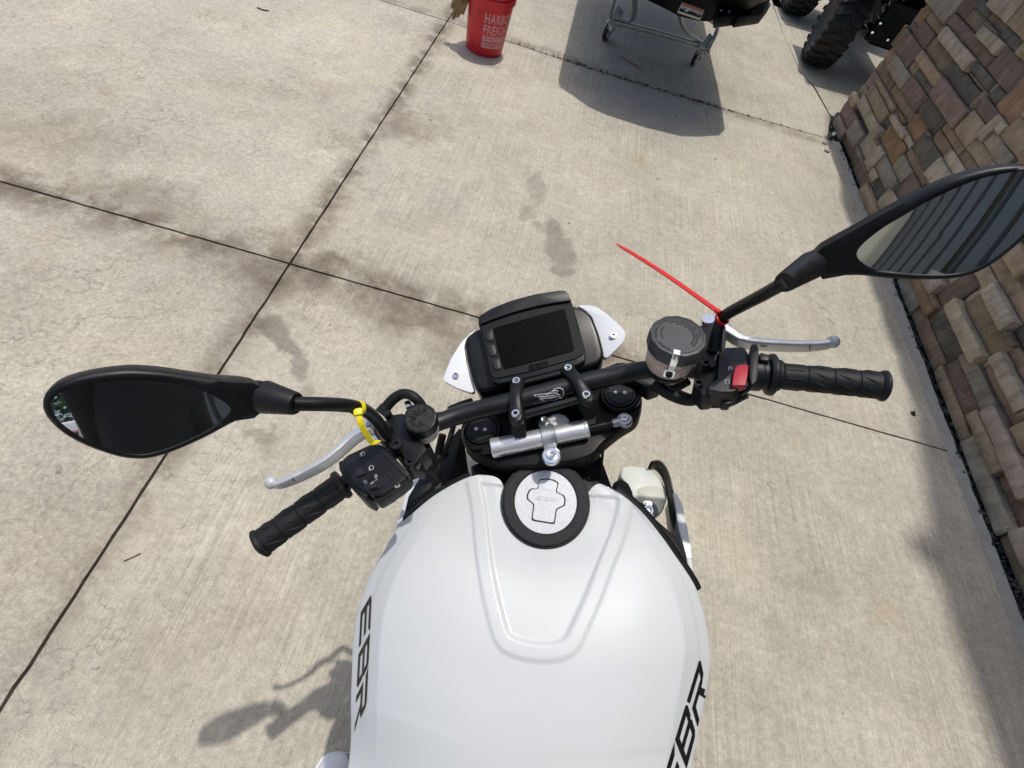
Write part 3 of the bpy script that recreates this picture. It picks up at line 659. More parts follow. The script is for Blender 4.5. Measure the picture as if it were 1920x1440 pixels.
def tank_word(c00, c10, c11, c01, name):
    """word box corners in the picture: start-bottom, end-bottom, end-top, start-top, dropped onto the tank skin"""
    c00, c10, c11, c01 = (np.array(c, float) for c in (c00, c10, c11, c01)); qs = []
    for k, L_ in enumerate(LET):
        for q in L_: qs.append([((k * 1.17 + x) / 3.34, y) for x, y in q])
    def mp(p):
        s_, t = p; c = (c00 * (1 - s_) + c10 * s_) * (1 - t) + (c01 * (1 - s_) + c11 * s_) * t; w_, n_ = on_tank(c[0], c[1], bvh)
        if w_ is None: return kw(0, 0, .7)
        if n_ @ (EYE - w_) < 0: n_ = -n_
        return w_ + n_ * .0007
    return decal(qs, mp, to, name, M['ink'])
tank_word((677, 1148), (665, 1372), (688, 1322), (698, 1112), 'tank_lettering')
tank_word((1266, 1520), (1325, 1296), (1312, 1232), (1240, 1470), 'tank_lettering')
# gaskets under the front edges
gask = [kw(*(EL[j] + V3(-.004, .006, -.018))) for j in range(3, 39)]; obj('tank_gasket', tube(gask, .0075, 8), M['black'], bike)
gask = [kw(*(ER[j] + V3(.005, .006, -.018))) for j in range(3, 57)]; obj('tank_gasket', tube(gask, .0085, 8), M['black'], bike)
# ---------- filler cap
capc = K(1023, 941, .945); tl_ = kw(.02, .2, hc(.2)); nrm = KB @ V3(0, -.27, .96); nrm /= np.linalg.norm(nrm)
cap = obj('filler_cap', lathe([(.0605, -.014), (.0605, -.001), (.0585, .0018), (.0470, .0026), (.0462, .0016), (.0458, .0016)], capc, nrm, 72), M['ring'], bike, angle=30)
obj('cap_flange', lathe([(.0635, -.022), (.0645, -.008), (.0625, -.004), (.058, -.004)], capc, nrm, 64), M['rubber'], bike)
cx_ = np.cross(nrm, V3(0, 0, 1)); cx_ /= np.linalg.norm(cx_); cy_ = np.cross(nrm, cx_)
obj('cap_disc', prism([capc + nrm * .0027 + (cx_ * math.cos(t) + cy_ * math.sin(t)) * .0442 for t in np.linspace(0, 2 * math.pi, 96, endpoint=False)], -nrm * .006), M['silver'], cap, smooth=False)
CPn = capc + nrm * .0027
def capp(px, py, d=0.0): return cut(px, py, CPn + nrm * d, nrm)
def z8(x, y): return 930 + x / 8.468, 860 + y / 8.47
flap_px = [(688, 345), (800, 332), (905, 352), (978, 392), (945, 528), (1060, 590), (1083, 650), (1075, 735), (948, 795), (918, 1020), (580, 962), (612, 722), (515, 640), (510, 585), (545, 505), (585, 487), (672, 482)]
flap = roundpoly([capp(*z8(x, y), .0014) for x, y in flap_px], .16, 3)
obj('cap_flap', prism(flap, -nrm * .0016), M['silver'], cap, smooth=False)
low = [capp(*z8(795 + (x - 795) * 1.045, 670 + (y - 670) * 1.035), .0003) for x, y in [(660, 480), (690, 338), (800, 322), (915, 342), (990, 390), (957, 526), (1072, 585), (1096, 650), (1086, 742), (960, 804), (928, 1034), (568, 974), (600, 726), (503, 645), (498, 580), (538, 496), (580, 477)]]
obj('flap_shadow_gap', prism(roundpoly(low, .14, 3), -nrm * .0004), M['grey'], cap, smooth=False)
obj('finger_recess', prism([capp(*z8(x, y), .0017) for x, y in [(697, 420), (712, 365), (800, 372), (890, 385), (960, 415), (938, 505), (835, 485), (690, 480)]], -nrm * .0002), M['galv'], cap, smooth=False)
wq = [[((k * 1.17 + x) / 3.34, y) for x, y in q] for k, L_ in enumerate(LET) for q in L_]
o00, o10, o11, o01 = [np.array(z8(*p)) for p in ((630, 640), (950, 690), (970, 620), (640, 575))]
mbw = MB()
for q in wq:
    P = [capp(*((o00 * (1 - s_) + o10 * s_) * (1 - t) + (o01 * (1 - s_) + o11 * s_) * t), .0021) for s_, t in q]; mbw.add(prism(P, -nrm * .0007))
mbw.build('cap_lettering', M['silver'], cap, smooth=False)

# ---------- frame, bodywork under the tank
neck = [(880, 872), (935, 852), (1095, 852), (1108, 880), (1143, 918), (1120, 940), (1100, 962), (1024, 1000), (945, 962), (925, 920), (893, 896)]
obj('steering_head', prism([K(x, y, .905) for x, y in neck], -KU * .12), M['deep'], bike, bevel=.006)
obj('frame_neck', prism([K(x, y, .86) for x, y in [(905, 888), (935, 850), (1120, 830), (1150, 912), (1190, 950), (1110, 1000), (940, 1000), (880, 915)]], -KU * .5), M['deep'], bike, bevel=.01)
body = MB(); body.add(box(kw(0, -.02, .56), .30, .62, .52, KB)); body.add(box(kw(0, .30, .50), .24, .16, .40, KB)); body.build('engine', M['deep'], bike, bevel=.03)
spar = [(794, 882), (862, 800), (869, 812), (859, 850), (846, 905), (800, 940), (752, 985), (765, 930)]
obj('frame_spar', prism([K(x, y, .80) for x, y in spar], -KU * .22), M['deep'], bike, bevel=.004)
sparR = [(1140, 905), (1200, 950), (1218, 962), (1262, 1000), (1285, 1035), (1291, 1062), (1240, 1060), (1150, 980)]
obj('frame_spar', prism([K(x, y, .80) for x, y in sparR], -KU * .22), M['deep'], bike, bevel=.004)
shl = [(799, 879), (771, 886), (763, 912), (754, 945), (746, 972), (741, 990), (758, 988), (775, 948), (790, 915)]
obj('side_shroud', prism([K(x, y, .745) for x, y in shl], -KU * .05 + KR * .01), M['white'], bike, bevel=.004)
shr = [(1262, 922), (1270, 926), (1279, 942), (1290, 990), (1297, 1040), (1304, 1100), (1300, 1130), (1290, 1062), (1283, 1030), (1272, 992), (1267, 955)]
sh = obj('side_shroud', prism([K(x, y, .765) for x, y in shr], -KU * .08 + KR * .004), M['white'], bike, bevel=.003)
obj('grey_stripe', prism([K(x, y, .7662) for x, y in [(1279, 1012), (1293, 1010), (1297, 1046), (1288, 1046)]], -KU * .07 + KR * .0042), M['silver'], sh, smooth=False)
# coolant bottle with its bracket
bt = [K(x, y, .735) for x, y in [(1168, 873), (1200, 874), (1222, 879), (1240, 900), (1250, 918), (1251, 938), (1240, 958), (1222, 968), (1196, 945), (1184, 930), (1172, 905), (1162, 892)]]
bot = obj('coolant_bottle', prism(roundpoly(bt, .3, 3), -KU * .16), M['bottle'], bike, bevel=.014, seg=3)
rec = [K(x, y, .7362) for x, y in [(1190, 915), (1210, 907), (1235, 908), (1248, 918), (1248, 950), (1236, 966), (1215, 955), (1194, 940)]]
obj('bottle_shade', prism(roundpoly(rec, .3, 3), -KU * .02), simple('shaded_milky_plastic', (.58, .58, .49), .35, sss=.2), bot, bevel=.006)  # shadow across the lower bottle, painted in as a slightly darker tint
wc = K(1215, 957, .745)
ws_ = MB(); ws_.add(lathe([(.018, -.003), (.018, 0), (.0165, .001), (.00001, .001)], wc, nrm, 28)); ws_.add(bolt_vf(wc + nrm * .001, nrm, .0095, .005, .45)); ws_.build('bottle_bolt', M['chrome'], bike)
flap_r = [K(x, y, .76) for x, y in [(1150, 904), (1165, 898), (1178, 905), (1186, 922), (1188, 935), (1182, 944), (1165, 930), (1150, 920)]]
obj('rubber_flap', prism(roundpoly(flap_r, .3, 3), -KU * .03), M['rubber'], bike, bevel=.004)
obj('bottle_bracket', tube([K(x, y, h_) for x, y, h_ in [(1219, 873, .742), (1232, 872, .742), (1244, 884, .742), (1252, 905, .742), (1258, 935, .742), (1262, 965, .742), (1272, 1000, .742), (1290, 1060, .742)]], [(.004, .02)] * 8, 10, spl=4, up=KU), M['black'], bike)

# ---------- wheels, fork, tail (below and behind the view, they carry the machine and cast its shadow)
fax = V3(.26, .71, .295); rax = kw(0, -.62, .31)
fh = V3(-math.sin(R(24)), math.cos(R(24)), 0); fs = V3(fh[1], -fh[0], 0); fu = V3(0, 0, 1) * math.cos(R(16)) - fs * math.sin(R(16)); fdir = np.cross(fh, fu)
def wheel(c, ax, r, w_, name):
    t = obj(name, lathe([(r * .78, -w_ * .42), (r * .88, -w_ * .5), (r * .96, -w_ * .36), (r, 0), (r * .96, w_ * .36), (r * .88, w_ * .5), (r * .78, w_ * .42)], c, ax, 48), M['tyre'], bike)
    rm = MB(); rm.add(lathe([(r * .80, -w_ * .42), (r * .74, -w_ * .3), (r * .74, w_ * .3), (r * .80, w_ * .42)], c, ax, 48)); rm.add(lathe([(.05, -.05), (.05, .05)], c, ax, 20))
    a = np.asarray(ax) / np.linalg.norm(ax); x = np.cross(a, V3(0, 0, 1)); x /= np.linalg.norm(x); y = np.cross(a, x)
    for k in range(5):
        d = x * math.cos(k * 1.2566) + y * math.sin(k * 1.2566); rm.add(tube([c + d * .04, c + d * r * .75], [.018, .012], 8))
    rm.build('rim', M['satin'], t)
wheel(fax, fdir, .29, .115, 'front_wheel'); wheel(rax, KR, .30, .17, 'rear_wheel')
for sg_ in (-1, 1):
    top = sw(.107 * sg_, 0, -.08); bot_ = fax + fdir * .107 * sg_
    obj('fork_leg', tube([top, top * .55 + bot_ * .45, top * .5 + bot_ * .5, bot_], [.027, .027, .021, .025], 16), M['deep'], bike)
fd = MB()
for k in range(7):
    a0, a1 = R(20 + k * 18), R(38 + k * 18)
    fd.add(prism([fax + (fh * math.cos(a_) + fu * math.sin(a_)) * r_ + fdir * w_ for a_, r_, w_ in ((a0, .30, -.062), (a0, .315, 0), (a0, .30, .062), (a1, .30, .062), (a1, .315, 0), (a1, .30, -.062))], -(fh * math.cos(a0) + fu * math.sin(a0)) * .005))
fd.build('front_fender', M['deep'], bike)
seat = [kw(x, f_, h_) for x, f_, h_ in [(-.10, -.20, .84), (-.15, -.38, .83), (-.13, -.62, .87), (0, -.70, .88), (.13, -.62, .87), (.15, -.38, .83), (.10, -.20, .84)]]
obj('seat', prism(seat, -KU * .07), M['black'], bike, bevel=.02, seg=3)
obj('tail', prism([kw(x, f_, h_) for x, f_, h_ in [(-.14, -.55, .80), (-.06, -1.0, .92), (.06, -1.0, .92), (.14, -.55, .80)]], -KU * .06), M['white'], bike, bevel=.015)
obj('side_stand', tube([kw(-.09, -.05, .28), G(0, 0) * 0 + V3(-.02, -.16, .012), V3(-.06, -.17, .008)], [.011, .010, .012], 10), M['satin'], bike)

for s_ in (-1, 1):
    obj('engine_cover', lathe([(.11, 0), (.115, .03), (.10, .045), (.085, .05), (.06, .05), (.055, .044), (.00001, .044)], kw(.14 * s_, -.06, .42), KR * s_, 36), M['grey'], bike)
    obj('frame_rail', tube([kw(.06 * s_, .30, .86), kw(.155 * s_, .10, .74), kw(.165 * s_, -.15, .64), kw(.15 * s_, -.34, .50)], [.026, .034, .034, .028], 14, spl=5), M['silver'], bike)
    obj('swingarm', tube([kw(.12 * s_, -.30, .42), kw(.13 * s_, -.48, .36), kw(.125 * s_, -.62, .31)], [.03, .028, .024], 12, spl=4), M['satin'], bike)
obj('radiator', box(kw(0, .40, .58), .30, .035, .26, KB), M['ring'], bike, bevel=.006)
obj('muffler', tube([kw(.0, .12, .22), kw(.0, -.10, .20), kw(0, -.36, .21), kw(.02, -.40, .21)], [(.09, .045), (.11, .055), (.11, .055), (.07, .035)], 20, spl=4, up=KU, power=.7), M['steel'], bike)
# ---------- triple clamp, fork caps, stem nut, steering damper
tri = [(862, 802), (866, 828), (882, 848), (905, 856), (930, 868), (960, 874), (1000, 872), (1080, 862), (1112, 850), (1130, 828), (1165, 800), (1196, 782), (1206, 745), (1192, 710), (1160, 696), (1110, 712), (1040, 722), (960, 745), (905, 765), (872, 778)]
obj('triple_clamp', prism(roundpoly([S(x, y, -.058) for x, y in tri], .3, 3), NEG * .034), M['deep'], bike, bevel=.005)
for cx, cy in ((903, 809), (1163, 741)):
    c = S(cx, cy, -.050)
    fc = obj('fork_cap', lathe([(.0305, -.02), (.0305, .0), (.0285, .003), (.0265, .003), (.0255, -.001), (.0245, -.001), (.0235, .0035), (.00001, .0045)], c, SZ, 48), M['satin'], bike, angle=25)
    obj('cap_face', lathe([(.022, .002), (.0205, .0052), (.00001, .0054)], c, SZ, 6), M['grey'], fc, smooth=False)
    for k in (-1, 1): obj('adjuster_screw', bolt_vf(c + SZ * .0055 + (SX * math.cos(.35) - SY * math.sin(.35)) * (.0068 * k), SZ, .0030, .0018, .35), M['steel'], fc)
c = S(1045, 797, -.046); obj('stem_nut', lathe([(.019, -.01), (.019, .002), (.017, .004), (.008, .004), (.007, 0), (.00001, 0)], c, SZ, 32), M['silver'], bike, angle=25)
da, db = S(922, 841, -.043), S(1103, 803, -.043); dax = (db - da) / np.linalg.norm(db - da); dl_ = np.linalg.norm(db - da)
dmp = obj('steering_damper', lathe([(.0085, -.0005), (.0140, 0), (.0148, .0012), (.0148, .012), (.0143, .013), (.0143, dl_ - .006), (.0148, dl_ - .005), (.0148, dl_ - .0012), (.0125, dl_), (.006, dl_)], da, dax, 40), M['damper'], bike, angle=25)
obj('damper_rod', tube([db - dax * .002, S(1160, 791, -.043)], .0048, 14), M['satin'], dmp)
obj('damper_adjuster', tube([da - dax * .014, da - dax * .012, da - dax * .001], [.005, .0065, .0065], 14), M['satin'], dmp)
e = S(1171, 789, -.043); eb = MB(); eb.add(lathe([(.0095, -.006), (.0112, -.003), (.0112, .003), (.0095, .006), (.0062, .006), (.0058, .004)], e, SZ, 28)); eb.add(tube([S(1148, 794, -.043), S(1164, 790, -.043)], [.0062, .0075], 16)); eb.build('ball_joint', M['galv'], dmp)
obj('joint_bolt', bolt_vf(e + SZ * .004, SZ, .0056, .004, .5), M['steel'], dmp)
cc = S(1029, 819, -.043); obj('damper_clamp', lathe([(.0152, -.0105), (.0168, -.0095), (.0168, .0095), (.0152, .0105)], cc, dax, 40), M['galv'], dmp, angle=30)
ears = MB(); perp = np.cross(SZ, dax)
for px, py in ((1020, 790), (1034, 856)):
    q = S(px, py, -.038); ears.add(prism(roundpoly([cc + SZ * .004 + (q - cc) * .3 - dax * .009, q - dax * .0095 + (q - cc) * .12, q + dax * .0095 + (q - cc) * .12, cc + SZ * .004 + (q - cc) * .3 + dax * .009], .25, 3), NEG * .009))
ears.build('clamp_ears', M['galv'], dmp, bevel=.0015)
obj('clamp_bolt', bolt_vf(S(1020, 789, -.036), SZ, .0062, .005, .5), M['alu'], dmp)
wsh = S(1034, 855, -.036); obj('clamp_washer', lathe([(.0135, -.004), (.0135, .001), (.0118, .0022), (.00001, .0022)], wsh, SZ, 32), M['alu'], dmp, angle=25)
obj('clamp_bolt', bolt_vf(wsh + SZ * .002, SZ, .0070, .004, .5), M['alu'], dmp)

# ---------- handlebar with clamps
path = [(482, 1027, .022), (640, 911, .026), (700, 872, .028), (760, 832, .024), (800, 803, .012), (835, 787, .004), (880, 773, .0), (970, 750, .0), (1026, 735, 0), (1083, 720, 0), (1150, 705, .002), (1200, 695, .008), (1245, 692, .016), (1300, 693, .026), (1380, 700, .028), (1452, 704, .026), (1660, 723, .022)]
bp = [S(*p) for p in path]; br = [.0108] * 4 + [.0118, .0130, .0140, .0142, .0142, .0142, .0140, .0132, .0122, .0110, .0108, .0108, .0108]
bar = obj('handlebar', tube(bp, br, 24, spl=6), simple('black_bar_paint', (.009, .0093, .0098), .40, spec=.4, bump=.08, bscale=1400, rvar=.1), bike)
# bird head badge, thin silver outline lying on the bar between the clamps
def zb(x, y): return 820 + x / 4.5714, 520 + y / 4.5714
def onbar(px, py):
    best = None
    a0, a1 = S(960, 752, 0), S(1095, 717, 0); ax = (a1 - a0) / np.linalg.norm(a1 - a0); d = ray(px, py); d = d / np.linalg.norm(d)
    o = EYE - a0; dp = d - ax * (d @ ax); op = o - ax * (o @ ax); A_, B_, C_ = dp @ dp, 2 * dp @ op, op @ op - .01455 ** 2; disc = max(0, B_ * B_ - 4 * A_ * C_)
    return EYE + d * ((-B_ - math.sqrt(disc)) / (2 * A_))
bl_ = MB()
for ln in ([(828, 1010), (950, 995), (985, 978), (965, 985)], [(828, 1012), (895, 1050), (1010, 1053), (1040, 1030), (1030, 1015), (1010, 990), (925, 1005)], [(860, 1022), (960, 1018), (1010, 1010)], [(880, 1036), (970, 1034), (1020, 1024)],
           [(985, 978), (1010, 955), (1050, 948), (1078, 962), (1082, 1000), (1072, 1030), (1050, 1036), (1040, 1022), (1052, 1010), (1030, 1000), (1020, 985), (1035, 975), (1022, 970), (985, 978)]):
    pts = [onbar(*zb(*p)) for p in ln]; bl_.add(tube(pts, .00062, 5))
bl_.build('bird_badge', M['silver'], bar)
for b1, b2 in (((970, 722), (969, 783)), ((1066, 698), (1100, 748))):
    p1, p2 = S(*b1, .008), S(*b2, .008); mid = (p1 + p2) / 2; d = (p2 - p1) / np.linalg.norm(p2 - p1); L_ = np.linalg.norm(p2 - p1); prp = np.cross(SZ, d)
    pts = [p1 - d * .0115, p1 - d * .008, p1, p1 + d * .010, mid, p2 - d * .010, p2, p2 + d * .008, p2 + d * .0115]; lift = [.0, .0, .001, .0055, .0095, .0055, .001, .0, 0]; wd_ = [.003, .0090, .0112, .0100, .0088, .0100, .0112, .0090, .003]
    cl = obj('handlebar_clamp', tube([p + SZ * l for p, l in zip(pts, lift)], [(w_, .0075) for w_ in wd_], 16, spl=4, up=SZ, power=.75), M['black'], bike)
    base = MB(); base.add(tube([p + NEG * .020 for p in (p1 - d * .010, mid, p2 + d * .010)], [(.010, .018)] * 3, 12, up=SZ, power=.6)); base.add(tube([mid - SZ * .03, mid - SZ * .062], .016, 16)); base.build('clamp_riser', M['deep'], cl)
    for p in (p1, p2): obj('clamp_bolt', bolt_vf(p + SZ * .0068, SZ, .0062, .0052, .48), M['alu'], cl)
for a, b_ in (((984, 719), (1058, 700)), ((985, 777), (1090, 748))):
    obj('clamp_bridge', tube([S(*a, .004), S(*b_, .004)], [(.0042, .006)] * 2, 12, up=SZ, power=.5), M['black'], bike)

# ---------- instrument display
dA, dB, dC = S(922, 722, .012), S(1100, 678, .012), S(988, 580, .052)
dn = np.cross(dB - dA, dC - dA); dn /= np.linalg.norm(dn)
def D(px, py, d=0.0): return cut(px, py, dA + dn * d, dn)
def Z1_(x, y): return 820 + x / 4.5714, 520 + y / 4.5714
hs_px = [(232, 560), (245, 520), (300, 470), (360, 430), (700, 250), (1150, 230), (1260, 270), (1330, 330), (1390, 480), (1430, 640), (1420, 700), (1370, 750), (1100, 830), (500, 960), (360, 975), (320, 940), (290, 860), (250, 700)]
obj('display_housing', prism(roundpoly([D(*Z1_(*p), -.016) for p in hs_px], .3, 4), -dn * .05 - SZ * .02), simple('satin_shell', (.0055, .0055, .006), .36, spec=.35, bump=.02, bscale=600, rvar=.08), bike, bevel=.014, seg=4)
bz_px = [(350, 345), (480, 268), (640, 200), (850, 148), (1040, 120), (1100, 122), (1135, 155), (1180, 300), (1230, 470), (1275, 650), (1270, 720), (1200, 760), (760, 870), (520, 920), (470, 890), (430, 720), (385, 520), (350, 390)]
bez = obj('instrument_display', prism(roundpoly([D(*Z1_(*p), -.002) for p in bz_px], .22, 4), -dn * .034), M['black'], bike, bevel=.0035, seg=3)
fc_px = [(372, 400), (600, 315), (850, 250), (1140, 205), (1168, 260), (1215, 470), (1262, 655), (1180, 700), (760, 815), (500, 870), (462, 840), (420, 640)]
obj('display_face', prism(roundpoly([D(*Z1_(*p), .0002) for p in fc_px], .12, 3), -dn * .004), simple('display_face_plastic', (.006, .0063, .008), .55, bump=.05, bscale=1600, spec=.22), bez, bevel=.0008, seg=1)
hd_px = [(352, 352), (360, 330), (470, 262), (640, 195), (850, 140), (1040, 112), (1095, 112), (1125, 140), (1145, 200), (1000, 220), (850, 248), (650, 300), (500, 352), (372, 402)]
obj('display_hood', prism(roundpoly([D(*Z1_(*p), .005) for p in hd_px], .18, 3), -dn * .012), M['satin'], bez, bevel=.0035, seg=3)
sc_px = [(487, 440), (760, 360), (1075, 278), (1092, 292), (1168, 615), (1150, 632), (850, 712), (592, 778), (572, 772), (520, 600)]
obj('screen_bezel', prism(roundpoly([D(*Z1_(x + (x - 830) * .02, y + (y - 530) * .035), .0007) for x, y in sc_px], .1, 3), -dn * .002), M['screen'], bez, smooth=False)
obj('screen', prism(roundpoly([D(*Z1_(*p), .0012) for p in sc_px], .1, 3), -dn * .002), M['screen'], bez, smooth=False)
for bx in ([(412, 470), (470, 445), (480, 535), (428, 548), (415, 520)], [(425, 585), (490, 572), (508, 660), (462, 680), (440, 650)], [(462, 715), (525, 690), (548, 780), (500, 798), (478, 770)]):
    obj('menu_button', prism(roundpoly([D(*Z1_(*p), .0022) for p in bx], .25, 3), -dn * .004), M['grey'], bez, bevel=.0008)
obj('status_lamp', bolt_vf(D(*Z1_(428, 437), .0005), dn, .0014, .0006), M['ring'], bez)
o00, o10, o11, o01 = [np.array(Z1_(*p)) for p in ((785, 795), (945, 755), (952, 715), (782, 755))]; mbw = MB()
for q in wq: mbw.add(prism([D(*((o00 * (1 - s_) + o10 * s_) * (1 - t) + (o01 * (1 - s_) + o11 * s_) * t), .0009) for s_, t in q], -dn * .0012))
mbw.build('display_lettering', M['screen'], bez, smooth=False)
# white winglets beside the display
def plate(px_list, dep, name, m, parent, thick=.004, bv=.0016, tilt=None):
    return obj(name, prism(roundpoly([D(*Z1_(x, y), dep if tilt is None else dep + tilt(x, y)) for x, y in px_list], .25, 4), -dn * thick), m, parent, bevel=bv, seg=3)
wl_px = [(345, 445), (300, 468), (215, 545), (120, 690), (80, 790), (52, 870), (60, 890), (160, 945), (290, 990), (316, 978), (318, 950), (285, 850), (250, 740), (228, 600), (250, 520)]
wl = plate(wl_px, -.022, 'fairing_wing', M['wing'], bike, thick=.012, bv=.004, tilt=lambda x, y: .00004 * (200 - x))
obj('wing_bolt', bolt_vf(D(*Z1_(160, 843), -.020), dn, .0048, .004, .5), M['steel'], wl)
wr_px = [(1190, 240), (1300, 238), (1370, 255), (1450, 310), (1540, 390), (1605, 455), (1612, 500), (1590, 560), (1530, 620), (1460, 685), (1435, 690), (1405, 640), (1370, 480), (1330, 340), (1260, 275)]
wr_ = plate(wr_px, -.022, 'fairing_wing', M['wing'], bike, thick=.012, bv=.004, tilt=lambda x, y: .00004 * (x - 1450))
obj('wing_bolt', bolt_vf(D(*Z1_(1507, 503), -.0195), dn, .0050, .004, .5), M['steel'], wr_)
# small brackets and harness behind the bar
obj('bracket', prism(roundpoly([S(x, y, -.03) for x, y in [(838, 762), (862, 752), (885, 745), (888, 755), (858, 768), (840, 776)]], .2, 2), NEG * .02), M['black'], bike, bevel=.002)
obj('bracket', prism([S(x, y, -.032) for x, y in [(826, 777), (846, 771), (850, 777), (828, 784)]], NEG * .012), simple('red_connector', (.10, .01, .012), .5), bike, bevel=.001)
obj('bracket', prism(roundpoly([S(x, y, -.03) for x, y in [(1130, 690), (1160, 678), (1200, 684), (1240, 700), (1238, 722), (1215, 730), (1195, 716), (1150, 700)]], .2, 2), NEG * .03), M['black'], bike, bevel=.003)
for pts, r_ in (([(790, 845, .0), (795, 870, -.03), (818, 885, -.06), (822, 850, -.06), (830, 815, -.04)], .006), ([(800, 835, .0), (812, 860, -.04), (825, 900, -.10)], .005), ([(1132, 826, -.07), (1129, 860, -.09), (1124, 897, -.14)], .0022),
                ([(745, 900, .01), (770, 890, -.01), (800, 880, -.04), (835, 850, -.08)], .0065), ([(1290, 715, .0), (1262, 728, -.02), (1230, 722, -.04), (1190, 712, -.05)], .006), ([(1060, 815, -.05), (1050, 838, -.055), (1046, 850, -.06)], .002), ([(1226, 716, .004), (1250, 736, -.004), (1290, 750, -.006), (1325, 742, .004), (1345, 735, .02)], .0085), ([(1392, 738, .03), (1350, 752, .01), (1290, 742, -.02), (1235, 715, -.05), (1180, 690, -.07)], .0038), ([(1400, 742, .03), (1356, 760, .0), (1296, 752, -.03), (1225, 716, -.06)], .0038), ([(742, 905, .018), (775, 893, -.01), (812, 872, -.05), (838, 836, -.08), (850, 800, -.09)], .0048), ([(820, 778, .012), (850, 772, -.005), (880, 760, -.03)], .004)):
    obj('cable', tube([S(*p) for p in pts], r_, 10, spl=6), M['rubber'], bike)

# ---------- grips
def grip(a, b, name, end_r=.0195):
    a, b = np.asarray(a), np.asarray(b); ax = (b - a) / np.linalg.norm(b - a); L_ = np.linalg.norm(b - a); pr = [(.0195, -.004), (.0205, -.001), (.0205, .002), (.0168, .006)]
    segs = (.26, .50, .73, .95)
    for s_ in segs[:3]: pr += [(.0165 + .0008 * s_, L_ * s_ - .0016), (.0155, L_ * s_ - .0004), (.0155, L_ * s_ + .0004), (.0166, L_ * s_ + .0014)]
    pr += [(.0174, L_ * .93 - .001), (.0160, L_ * .93), (.0190, L_ * .955), (end_r, L_ * .97), (end_r, L_ * .985), (.017, L_), (.00001, L_)]
    o = obj(name, lathe(pr, a, ax, 40), M['rubber'], bike, angle=40)
    x = np.cross(ax, V3(0, 0, 1)); x /= np.linalg.norm(x); y = np.cross(ax, x); rb = MB()
    for q, (s0, s1) in enumerate(((.06, .22), (.29, .47), (.53, .70), (.76, .90))):
        for k in range(9):
            a0 = k * 2 * math.pi / 9; da_ = 0 if q == 0 else .5; pts = []
            for t in (0, .5, 1):
                th = a0 + da_ * t; s_ = s0 + (s1 - s0) * t; pts.append(a + ax * L_ * s_ + (x * math.cos(th) + y * math.sin(th)) * (.01665 + .0005 * s_))
            rb.add(tube(pts, [.0003, .0011, .0003] if q else [.0009] * 3, 6))
    rb.build('grip_ribs', M['rubber'], o)
    return o
grip(S(640, 909, .026), S(484, 1022, .022), 'left_grip')
grip(S(1458, 704, .026), S(1662, 724, .022), 'right_grip')
for o in bike.children:
    if o.name.endswith('_grip'): o.name = 'grip'

# ---------- axis helper: a turned part whose end face is seen at a known angle
def leaning_axis(px, py, ix, iy, ang):
    v = ray(px, py); v = v / np.linalg.norm(v); e = W.T @ V3(ix, iy, 0); e = e - v * (e @ v); e /= np.linalg.norm(e); return -(math.cos(ang) * v + math.sin(ang) * e)
def ring_text(words, c, ax, r, size, start, parent, name, m, step=1.0):
    ax = np.asarray(ax); x = W.T @ V3(1, 0, 0); x = x - ax * (x @ ax); x /= np.linalg.norm(x); y = np.cross(ax, x); mb = MB(); th = start
    v, f, asp = text_mesh(words, .03); wd_ = size * asp * step / r
    P = []
    for p in v:
        a = th - p[0] * wd_; rr = r + p[1] * size; P.append(c + (x * math.cos(a) + y * math.sin(a)) * rr)
    return P, f
# ---------- brake fluid reservoir
rc = S(1272, 628, .092); ra = leaning_axis(1272, 628, -.35, .94, R(45)); rl = .0355
res = obj('brake_reservoir', lathe([(.020, -.058), (.029, -.056), (.0315, -.050), (.0318, -.034), (.0312, -.033), (.0318, -.031), (.0322, -.016)], rc, ra, 48), M['amber'], bike, angle=40)
lid = obj('reservoir_lid', lathe([(.0345, -.022), (.0358, -.020), (.0358, -.004), (.0340, -.0005), (.0315, .0), (.0310, -.0009), (.0300, -.0009), (.0296, -.0002), (.00001, -.0002)], rc, ra, 120,
          wob=lambda t, i: 1 + (.013 * math.cos(13 * t) if i < 4 else 0)), M['lid'], res, angle=30)
pm = MB()
for wds, r_, sz, st in (('WARNING. USE ONLY DOT 4 BRAKE FLUID FROM A', .0262, .0030, 3.3), ('SEALED CONTAINER. CLEAN FILLER', .0222, .0030, 1.9), ('CAP BEFORE REMOVING', .0182, .0030, 1.5), ('CAUTION', .0262, .0030, -2.1), ('DOT 4 ONLY', .0200, .0026, -2.9)):
    P, f = ring_text(wds, rc + ra * .0004, ra, r_, sz, st, res, 'lid_lettering', M['capprint']); pm.add((P, f))
pm.build('lid_lettering', M['capprint'], lid, smooth=False)
obj('reservoir_base', lathe([(.012, -.075), (.027, -.068), (.030, -.059), (.022, -.056)], rc, ra, 36), M['black'], res)
clp = [rc + ra * h_ + (cut(1268 + dx, 655 + dy, rc + ra * h_, ra) - rc - ra * h_) for h_, dx, dy in ()]
def onlid(px, py, h_): return cut(px, py, rc + ra * h_, ra)
dv = onlid(1266, 690, 0) - rc; dv /= np.linalg.norm(dv); tn = np.cross(ra, dv)
def rp(o, h_): return rc + dv * o + ra * h_
obj('reservoir_clip', tube([rp(.027, .0012), rp(.0345, .0012), rp(.0368, -.003), rp(.0366, -.020), rp(.0350, -.026), rp(.0350, -.040)], [(.0045, .0006)] * 6, 8, up=dv + ra * .3, power=.4), M['alu'], res)
obj('clip_plate', prism(roundpoly([rp(.0332, -.030) - tn * .0065, rp(.0332, -.030) + tn * .0065, rp(.0332, -.045) + tn * .0065, rp(.0332, -.045) - tn * .0065], .2, 3), dv * .0012), M['chrome'], res)
obj('clip_screw', bolt_vf(rp(.0345, -.038), dv, .0046, .003, .4), M['black'], res)

